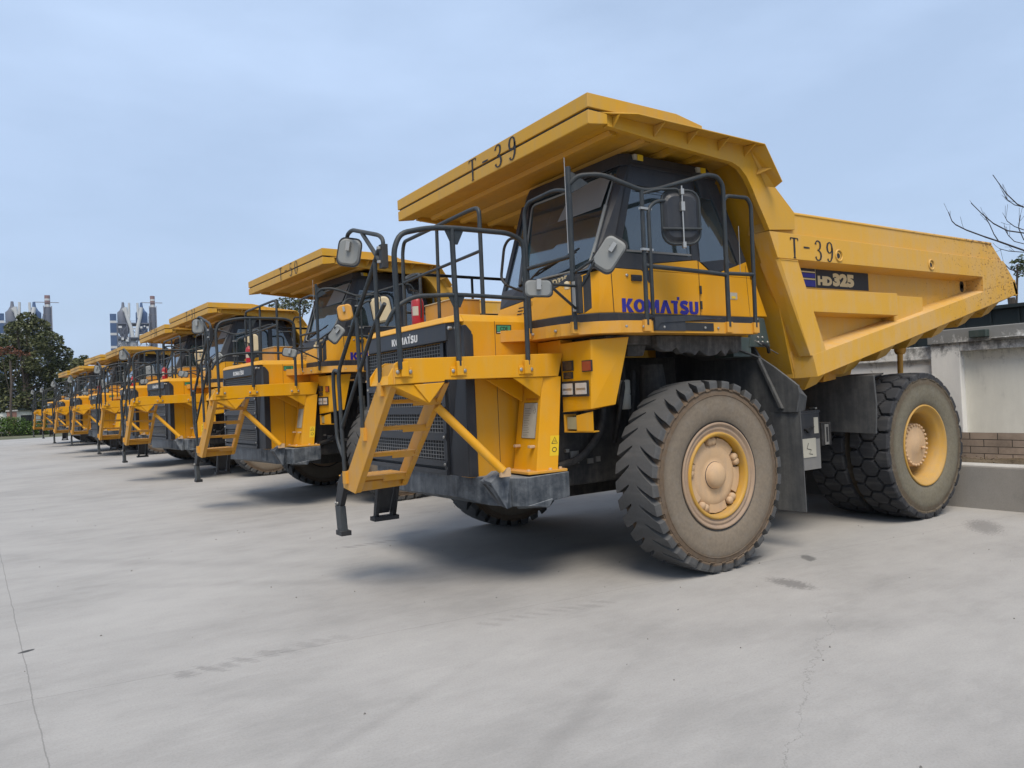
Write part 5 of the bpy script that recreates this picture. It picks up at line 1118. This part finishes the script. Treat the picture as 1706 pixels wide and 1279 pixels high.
# ------------------------------------------------------------------ trees
def leafmat(name, dark, mid, light):
    mt, nt, b = new_mat(name)
    gi = N(nt, 'ShaderNodeNewGeometry'); rnd_ = gi.outputs['Random Per Island']
    co = objco(nt); n = noise(nt, co, .5, 3)
    f = math_(nt, 'ADD', math_(nt, 'MULTIPLY', rnd_, .5), math_(nt, 'MULTIPLY', n, .5))
    c = ramp(nt, f, [(.25, dark), (.5, mid), (.75, light)])
    nt.links.new(c, b.inputs['Base Color']); b.inputs['Roughness'].default_value = .7; b.inputs['Specular IOR Level'].default_value = .25
    return mt
M['leaf'] = leafmat('dark_foliage', (.026, .036, .012), (.058, .068, .024), (.14, .145, .065))
M['leaf2'] = leafmat('mid_foliage', (.035, .05, .02), (.06, .08, .035), (.14, .16, .09))
M['redleaf'] = leafmat('rusty_foliage', (.09, .035, .02), (.16, .06, .035), (.22, .12, .06))
M['hedgeleaf'] = leafmat('hedge_foliage', (.02, .04, .008), (.045, .085, .012), (.10, .17, .03))
M['bark'] = dirty('bark', (.07, .055, .045), (.14, .12, .10), .6, .9, scale=6)
M['barktwig'] = dirty('twig_bark', (.045, .04, .04), (.09, .08, .07), .5, .9)
def clump_leaves(mb, c, r, n, size, rg, flat=.75):
    for _ in range(n):
        while True:
            v = Vector((rg.uniform(-1, 1), rg.uniform(-1, 1), rg.uniform(-1, 1)))
            if .0001 < v.length < 1: break
        v = v.normalized() * (v.length ** .45)
        p = Vector(c) + Vector((v.x * r, v.y * r, v.z * r * flat)); s = size * rg.uniform(.5, 1.3)
        a = Vector((rg.uniform(-1, 1), rg.uniform(-1, 1), rg.uniform(-.6, .6))).normalized(); b_ = a.cross(Vector((rg.uniform(-1, 1), rg.uniform(-1, 1), rg.uniform(-1, 1)))).normalized()
        mb.poly([p - a * s, p + b_ * s * .45, p + a * s, p - b_ * s * .45])
def tree(name, loc, clumps, trunk, label, leaf, size, per, seed, cat='tree', group=None, flat=.75):
    rg = random.Random(seed); t = empty(name, loc); tag(t, label, cat, group)
    b = MB().mat('bark'); h = trunk[1]
    b.tube([(0, 0, -.1), (.1, .05, h * .35), (-.05, .1, h * .7), (0, 0, h)], trunk[0], 8)
    for c, r in clumps[::2]:
        a = Vector((0, 0, h * rg.uniform(.35, .8))); e = Vector(c); b.tube([a, a.lerp(e, .5) + Vector((0, 0, -.3)), e], trunk[0] * .3, 5)
    b.build('trunk', t)
    b = MB().mat(leaf)
    for c, r in clumps: clump_leaves(b, c, r, int(per * r * r), size, rg, flat)
    b.build('crown', t, normals=False)
    return t
def at(u, v, D): return CO + (CF + CR * ((u - 853) / 1229.977) + CU * ((639.5 - v) / 1229.977)) * D
def clumps_px(loc, D, lst, seed=1, depth=2.0):
    rg = random.Random(seed); L = Vector(loc); out = []
    for u, v, r in lst: out.append((tuple(at(u, v, D + rg.uniform(-depth, depth)) - L), r * D / 1230))
    return out
D = 78; base = at(45, 700, D); base.z = 0
big = [(45, 532, 17), (62, 545, 20), (28, 548, 18), (80, 568, 22), (50, 575, 26), (20, 572, 20), (100, 590, 20), (70, 605, 28), (35, 612, 28), (5, 600, 24), (118, 608, 17), (132, 606, 12), (140, 597, 8), (95, 622, 24), (60, 642, 28), (25, 650, 28), (-10, 640, 28), (100, 648, 22), (50, 668, 22), (85, 670, 18), (10, 674, 18), (120, 633, 14)]
tree('broadleaf_tree', base, clumps_px(base, D, big, 2, 2.5), (.35, 7), 'large dark broadleaf tree with uneven crown at the far left end of the yard', 'leaf', .20, 420, 11)
base = at(-45, 700, 84); base.z = 0
tree('broadleaf_tree', base, clumps_px(base, 84, [(0, 566, 14), (-20, 575, 22), (-45, 590, 26), (-70, 610, 28), (-30, 625, 26), (-60, 650, 26), (-20, 655, 22)], 3), (.3, 6), 'paler tree half out of view, left of the large dark tree', 'leaf2', .20, 320, 12)
base = at(20, 690, 70); base.z = 0
tree('rusty_tree', base, clumps_px(base, 70, [(2, 585, 9), (18, 583, 9), (32, 588, 7), (-10, 590, 10), (44, 590, 5)], 4, .6), (.1, 7), 'small tree with rust red foliage against the large dark tree', 'redleaf', .15, 260, 13)
# hedge
hd_ = empty('hedge', (0, 0, 0)); tag(hd_, 'clipped bright green hedge along the far edge of the yard', 'hedge')
b = MB().mat('hedgeleaf'); rg = random.Random(8)
for k in range(46):
    u = -60 + k * 3.2; v = 706 + rg.uniform(-2, 2); p = at(u, v, 66); 
    top_ = at(u, 697 if u < 36 else 703, 66).z
    clump_leaves(b, (p.x, p.y, top_ * .5), max(.4, top_ * .62), 260, .09, rg, 1.0)
b.build('foliage', hd_, normals=False)
b = MB().mat('bark')
for k in range(20): p = at(-60 + k * 7, 706, 66); b.tube([(p.x, p.y, -.1), (p.x, p.y, .7)], .03, 5)
b.build('stem', hd_)
# gate pillar and pale bits behind the hedge
M['gatebrick'] = dirty('gate_brick', (.30, .15, .11), (.25, .18, .14), .5, .8)
p = at(20, 700, 74); g = empty('gate_pillar', (p.x, p.y, 0)); g.rotation_euler = (0, 0, .4); tag(g, 'reddish brick gate pillar showing above the hedge', 'gate pillar')
b = MB().mat('gatebrick'); b.box((-.32, -.32, 0), (.32, .32, 2.2)); b.build('shaft', g); b = MB().mat('kerbtop'); b.box((-.4, -.4, 2.201), (.4, .4, 2.35)); b.build('cap', g, bevel=.03)
p = at(44, 700, 80); g = empty('low_building', (p.x, p.y, 0)); g.rotation_euler = (0, 0, .5); tag(g, 'low pale building glimpsed between hedge and tree', 'building')
b = MB().mat('panelwall'); b.box((-3, -3, 0), (3, 3, 2.3)); b.build('wall', g); b = MB().mat('greenblack'); b.box((-3.2, -3.2, 2.301), (3.2, 3.2, 2.5)); b.build('roof', g); b = MB().mat('black'); b.box((-1, 3.001, .9), (.2, 3.03, 1.8)); b.box((1, 3.001, .9), (2.2, 3.03, 1.8)); b.build('window', g)

# tree line beyond the shed and behind T-50
for nm, lst, D, lf, lab, sd in (('background_tree', [(1695, 440, 12), (1712, 432, 16), (1725, 445, 20), (1700, 455, 9), (1740, 420, 22)], 42, 'leaf2', 'hazy green tree top above the raised walkway', 21),
                            ('background_tree', [(470, 505, 14), (490, 497, 16), (510, 500, 14), (500, 512, 18), (480, 520, 20), (455, 515, 12)], 60, 'leaf', 'dark tree top showing under the T-50 canopy', 22)):
    base = at(lst[0][0], 690, D); base.z = 0
    tree(nm, base, clumps_px(base, D, lst, sd, 1.0), (.2, 6), lab, lf, .13, 420, sd)
# bare tree whose branches reach in from the right
D = 13.5; base = at(1850, 640, D); base.z = 0
bt = empty('bare_tree', base); tag(bt, 'leafless tree reaching thin branches over the tail of the T-39 truck', 'tree')
L = Vector(base); rg = random.Random(5)
def px(u, v, d=0): return at(u, v, D + d) - L
b = MB().mat('bark'); b.tube([(0, 0, -.1), px(1850, 560), px(1848, 470)], .10, 8); b.build('trunk', bt)
b = MB().mat('barktwig')
def branch(pts, r0):
    P = [px(*q) for q in pts]; n = len(P)
    for i in range(n - 1): b.tube([P[i], P[i + 1]], r0 * (1 - i / n) + .0035, 6)
    return P
def twigs(P, k, ln, r=.004):
    for _ in range(k):
        i = rg.randrange(0, len(P) - 1); a = P[i].lerp(P[i + 1], rg.random()); d = (P[i + 1] - P[i]).normalized()
        q = d * rg.uniform(.3, 1) + CU * rg.uniform(-.5, 1.0) + CR * rg.uniform(-.5, .4); q.normalize(); l_ = ln * rg.uniform(.3, 1); e = a + q * l_ * .5; f_ = e + (q + CU * rg.uniform(-.1, .6)).normalized() * l_ * .5
        b.tube([a, e, f_], r, 4)
for pts, r in (([(1848, 490), (1780, 445), (1706, 417), (1664, 402), (1640, 394), (1610, 383), (1592, 374), (1586, 368), (1580, 353)], .022),
               ([(1848, 470), (1780, 410), (1706, 388), (1678, 384), (1655, 372), (1635, 355), (1618, 338)], .018),
               ([(1850, 450), (1780, 375), (1706, 345), (1695, 340), (1676, 322), (1664, 305), (1654, 291)], .014),
               ([(1664, 402), (1656, 390), (1648, 372), (1638, 356)], .007), ([(1706, 406), (1690, 402), (1680, 392), (1674, 382)], .006),
               ([(1706, 345), (1690, 341), (1680, 334), (1674, 327)], .006), ([(1848, 520), (1780, 475), (1706, 456), (1682, 448), (1670, 436)], .016), ([(1780, 410), (1706, 420), (1680, 418), (1665, 414)], .008), ([(1706, 383), (1690, 377), (1678, 368), (1674, 360)], .006), ([(1706, 400), (1697, 380), (1700, 358)], .006)):
    P = branch(pts, r * .75); twigs(P[1:], 4, .30, .003)
b.build('crown', bt)
for i in range(3):   # dry stalks on the wall top
    pass

# ------------------------------------------------------------------ preheater towers of the works beyond
M['twblue'] = dirty('tower_blue_cladding', (.035, .08, .18), (.1, .15, .25), .3, .6, scale=.1)
M['twwhite'] = dirty('tower_white_paint', (.50, .52, .53), (.38, .38, .37), .4, .6, scale=.1)
M['twgrey'] = dirty('tower_grey_steel', (.10, .115, .15), (.2, .2, .22), .4, .6, scale=.1)
M['twred'] = dirty('chimney_red_paint', (.20, .12, .12), (.3, .2, .18), .4, .6, scale=.1)
M['twbrown'] = dirty('tower_brown_steel', (.16, .14, .15), (.28, .25, .22), .4, .6, scale=.1)
def tower():
    t = empty('preheater_tower')
    b = MB().mat('twblue'); b.box((-13, -2, 0), (-9.2, 2, 67.4)); b.mat('twwhite')
    for z in (12, 24, 36, 44.2, 53, 61.2): b.box((-13.05, -2.05, z), (-9.15, 2.05, z + 1.6))
    b.build('lift_shaft', t)
    b = MB().mat('twgrey')
    for z in (20, 32, 44, 50, 60): b.box((-9, -8, z), (11, 8, z + .9)); b.box((-9, 7.9, z + 1.9), (11, 8, z + 2.1))
    for x in (-8.8, -3, 3, 10.6):
        for y in (-7.8, 7.8): b.box((x - .35, y - .35, 0), (x + .35, y + .35, 60 if x < 9 else 67))
    for i, z in enumerate((20, 32, 44, 50)):
        for x0, x1 in ((-8.8, -3), (3, 10.6)): b.beam((x0, 8, z), (x1, 8, z + 9), .4, .4); b.beam((x1, 8, z), (x0, 8, z + 9), .4, .4)
    b.box((-8, -6, 0), (9, 6, 18))
    rt_ = random.Random(2)
    for z in range(21, 60, 3): b.box((-9, 8.2, z), (11, 8.35, z + .22))
    for k in range(26): x = rt_.uniform(-8.5, 10); z = rt_.uniform(20, 52); b.box((x, 8.3, z), (x + .3, 8.6, z + rt_.uniform(3, 10)))
    for k in range(10): x = rt_.uniform(-8, 7); z = rt_.uniform(34, 58); b.beam((x, 8.7, z), (x + rt_.uniform(2, 5), 8.7, z + rt_.uniform(-5, 5)), .35, .35)
    b.mat('twwhite')
    for k in range(22): x = rt_.uniform(-8, 8); z = rt_.uniform(34, 58); b.box((x, 8.8, z), (x + rt_.uniform(.6, 2.2), 9.2, z + rt_.uniform(.5, 1.6)))
    b.build('frame', t)
    for x, m_ in ((-5, 'twgrey'), (6, 'twblue')):
        q = MB().mat(m_); q.lathe([(50, 1.0), (55, 3.4), (62, 3.6), (68, 3.6), (69.5, 2.2), (72, 1.0), (75, .7)], (x, 3, 0), 20, 'Z', cap=True); q.build('cyclone', t)
    for x in (-6, 0): 
        q = MB().mat('twwhite'); q.lathe([(36, 1), (40, 3.2), (47, 3.3), (49, 2)], (x, 4, 0), 18, 'Z', cap=True); q.build('cyclone', t)
    b = MB().mat('twwhite')
    b.tube([(.2, 8.5, 51), (-.5, 8.5, 57), (-3, 8.5, 66), (-3.6, 8.5, 71)], 1.15, 10); b.tube([(2.6, 8.5, 51), (3.2, 8.5, 57), (5.0, 8.5, 65), (6.0, 8.5, 71)], 1.15, 10)
    b.tube([(-1.5, 8.5, 64), (-1.3, 8.5, 74)], .7, 8); b.tube([(3.9, 8.5, 64), (3.7, 8.5, 74)], .7, 8); b.tube([(-3.2, 8.5, 67), (-5.4, 8.5, 70)], .8, 8)
    b.box((-8, 8.1, 57.2), (-6, 8.6, 58.6)); b.box((4.8, 8.1, 57), (6.2, 8.6, 58.4)); b.box((8.6, 8.1, 57), (10, 8.6, 58.4)); b.box((-8.5, 8.05, 51), (10, 8.15, 51.4))
    b.build('gas_duct', t)
    b = MB().mat('twgrey'); b.lathe([(0, 1.9), (60, 1.9)], (13, 0, 0), 16, 'Z'); b.mat('twgrey'); b.lathe([(60, 1.9), (72, 1.9)], (13, 0, 0), 16, 'Z', cap=True); b.mat('twwhite'); b.lathe([(72.01, 1.5), (74, 1.5)], (13, 0, 0), 16, 'Z', cap=True); b.mat('twred'); b.lathe([(74.01, 1.5), (80, 1.5)], (13, 0, 0), 16, 'Z', cap=True); b.mat('twwhite'); b.lathe([(76.5, 1.53), (77.8, 1.53)], (13, 0, 0), 16, 'Z')
    b.mat('twbrown')
    for x in (10.9, 15.1): b.box((x - .2, 1.5, 40), (x + .2, 1.9, 73))
    for z in range(42, 73, 5): b.box((10.8, 1.6, z), (15.2, 1.8, z + .3))
    b.box((6, 1.5, 75), (19, 1.8, 75.4))
    b.build('chimney', t)
    return t
def place_tower(t, u, top, D, label, sc=1.0):
    p = at(u, 600, D); d = Vector((p.x - CO.x, p.y - CO.y)); t.location = (p.x, p.y, 0)
    t.rotation_euler = (0, 0, math.atan2(-d.y, -d.x) - PI / 2); t.scale = (sc,) * 3; tag(t, label, 'tower', 'preheater towers of the works beyond')
tw = tower()
# local +x must run to picture right: the tower faces the yard
place_tower(tw, 222, 0, 500, 'distant works tower with white ducts rising clear above the canopies')
tw.scale = (-1, 1, 1)
t2 = copy_tree(tw); place_tower(t2, 40, 0, 500, 'distant works tower mostly hidden behind the large dark tree'); t2.scale = (-1.12, 1, 1.05)

# ------------------------------------------------------------------ haze
hm = bpy.data.materials.new('haze_air'); hm.use_nodes = True; nt = hm.node_tree; nt.nodes.clear()
out = N(nt, 'ShaderNodeOutputMaterial'); pv = N(nt, 'ShaderNodeVolumePrincipled'); pv.inputs['Color'].default_value = (.80, .87, 1.0, 1); pv.inputs['Density'].default_value = .00013
nt.links.new(pv.outputs[0], out.inputs['Volume']); M['haze'] = hm
b = MB().mat('haze'); b.box((-750, -750, -1.03), (750, 400, 86)); hz = tag(b.build('haze'), kind='stuff')
# ------------------------------------------------------------------ light and sky
SUN_EL, SUN_AZ = math.radians(58), math.atan2(.86, .50)          # from the truck's left front, high, veiled by cloud
w = bpy.data.worlds.new("World"); scene.world = w; w.use_nodes = True; nt = w.node_tree
bg = nt.nodes['Background']; sky = N(nt, 'ShaderNodeTexSky', sky_type='NISHITA'); sky.sun_disc = False
sky.sun_elevation = SUN_EL; sky.sun_rotation = PI / 2 - SUN_AZ; sky.air_density = 1.2; sky.dust_density = 3.0; sky.ozone_density = 2.5
co = N(nt, 'ShaderNodeTexCoord').outputs['Generated']
n1 = noise(nt, mapping(nt, co, scale=(1.0, 1.0, 3.2)), 1.5, 7, .55)
k = math_(nt, 'ADD', math_(nt, 'MULTIPLY', math_(nt, 'SUBTRACT', n1, .42), 1.0, True), .70, True)
c = mix(nt, k, sky.outputs[0], (4.75, 6.1, 8.35))
nt.links.new(c, bg.inputs[0]); bg.inputs[1].default_value = .08
sd_ = bpy.data.lights.new('sun', 'SUN'); so = bpy.data.objects.new('sun', sd_); COL.objects.link(so)
sd_.energy = 2.25; sd_.angle = math.radians(30); sd_.color = (1.0, .91, .79)
dirv = Vector((math.cos(SUN_EL) * math.cos(SUN_AZ), math.cos(SUN_EL) * math.sin(SUN_AZ), math.sin(SUN_EL)))
so.rotation_euler = dirv.to_track_quat('Z', 'Y').to_euler(); so.location = dirv * 50

scene.view_settings.view_transform = 'Standard'; scene.view_settings.look = 'None'; scene.view_settings.exposure = 0.58; scene.view_settings.gamma = 1.0
scene.cycles.max_bounces = 6; scene.cycles.transparent_max_bounces = 16; scene.cycles.use_denoising = True
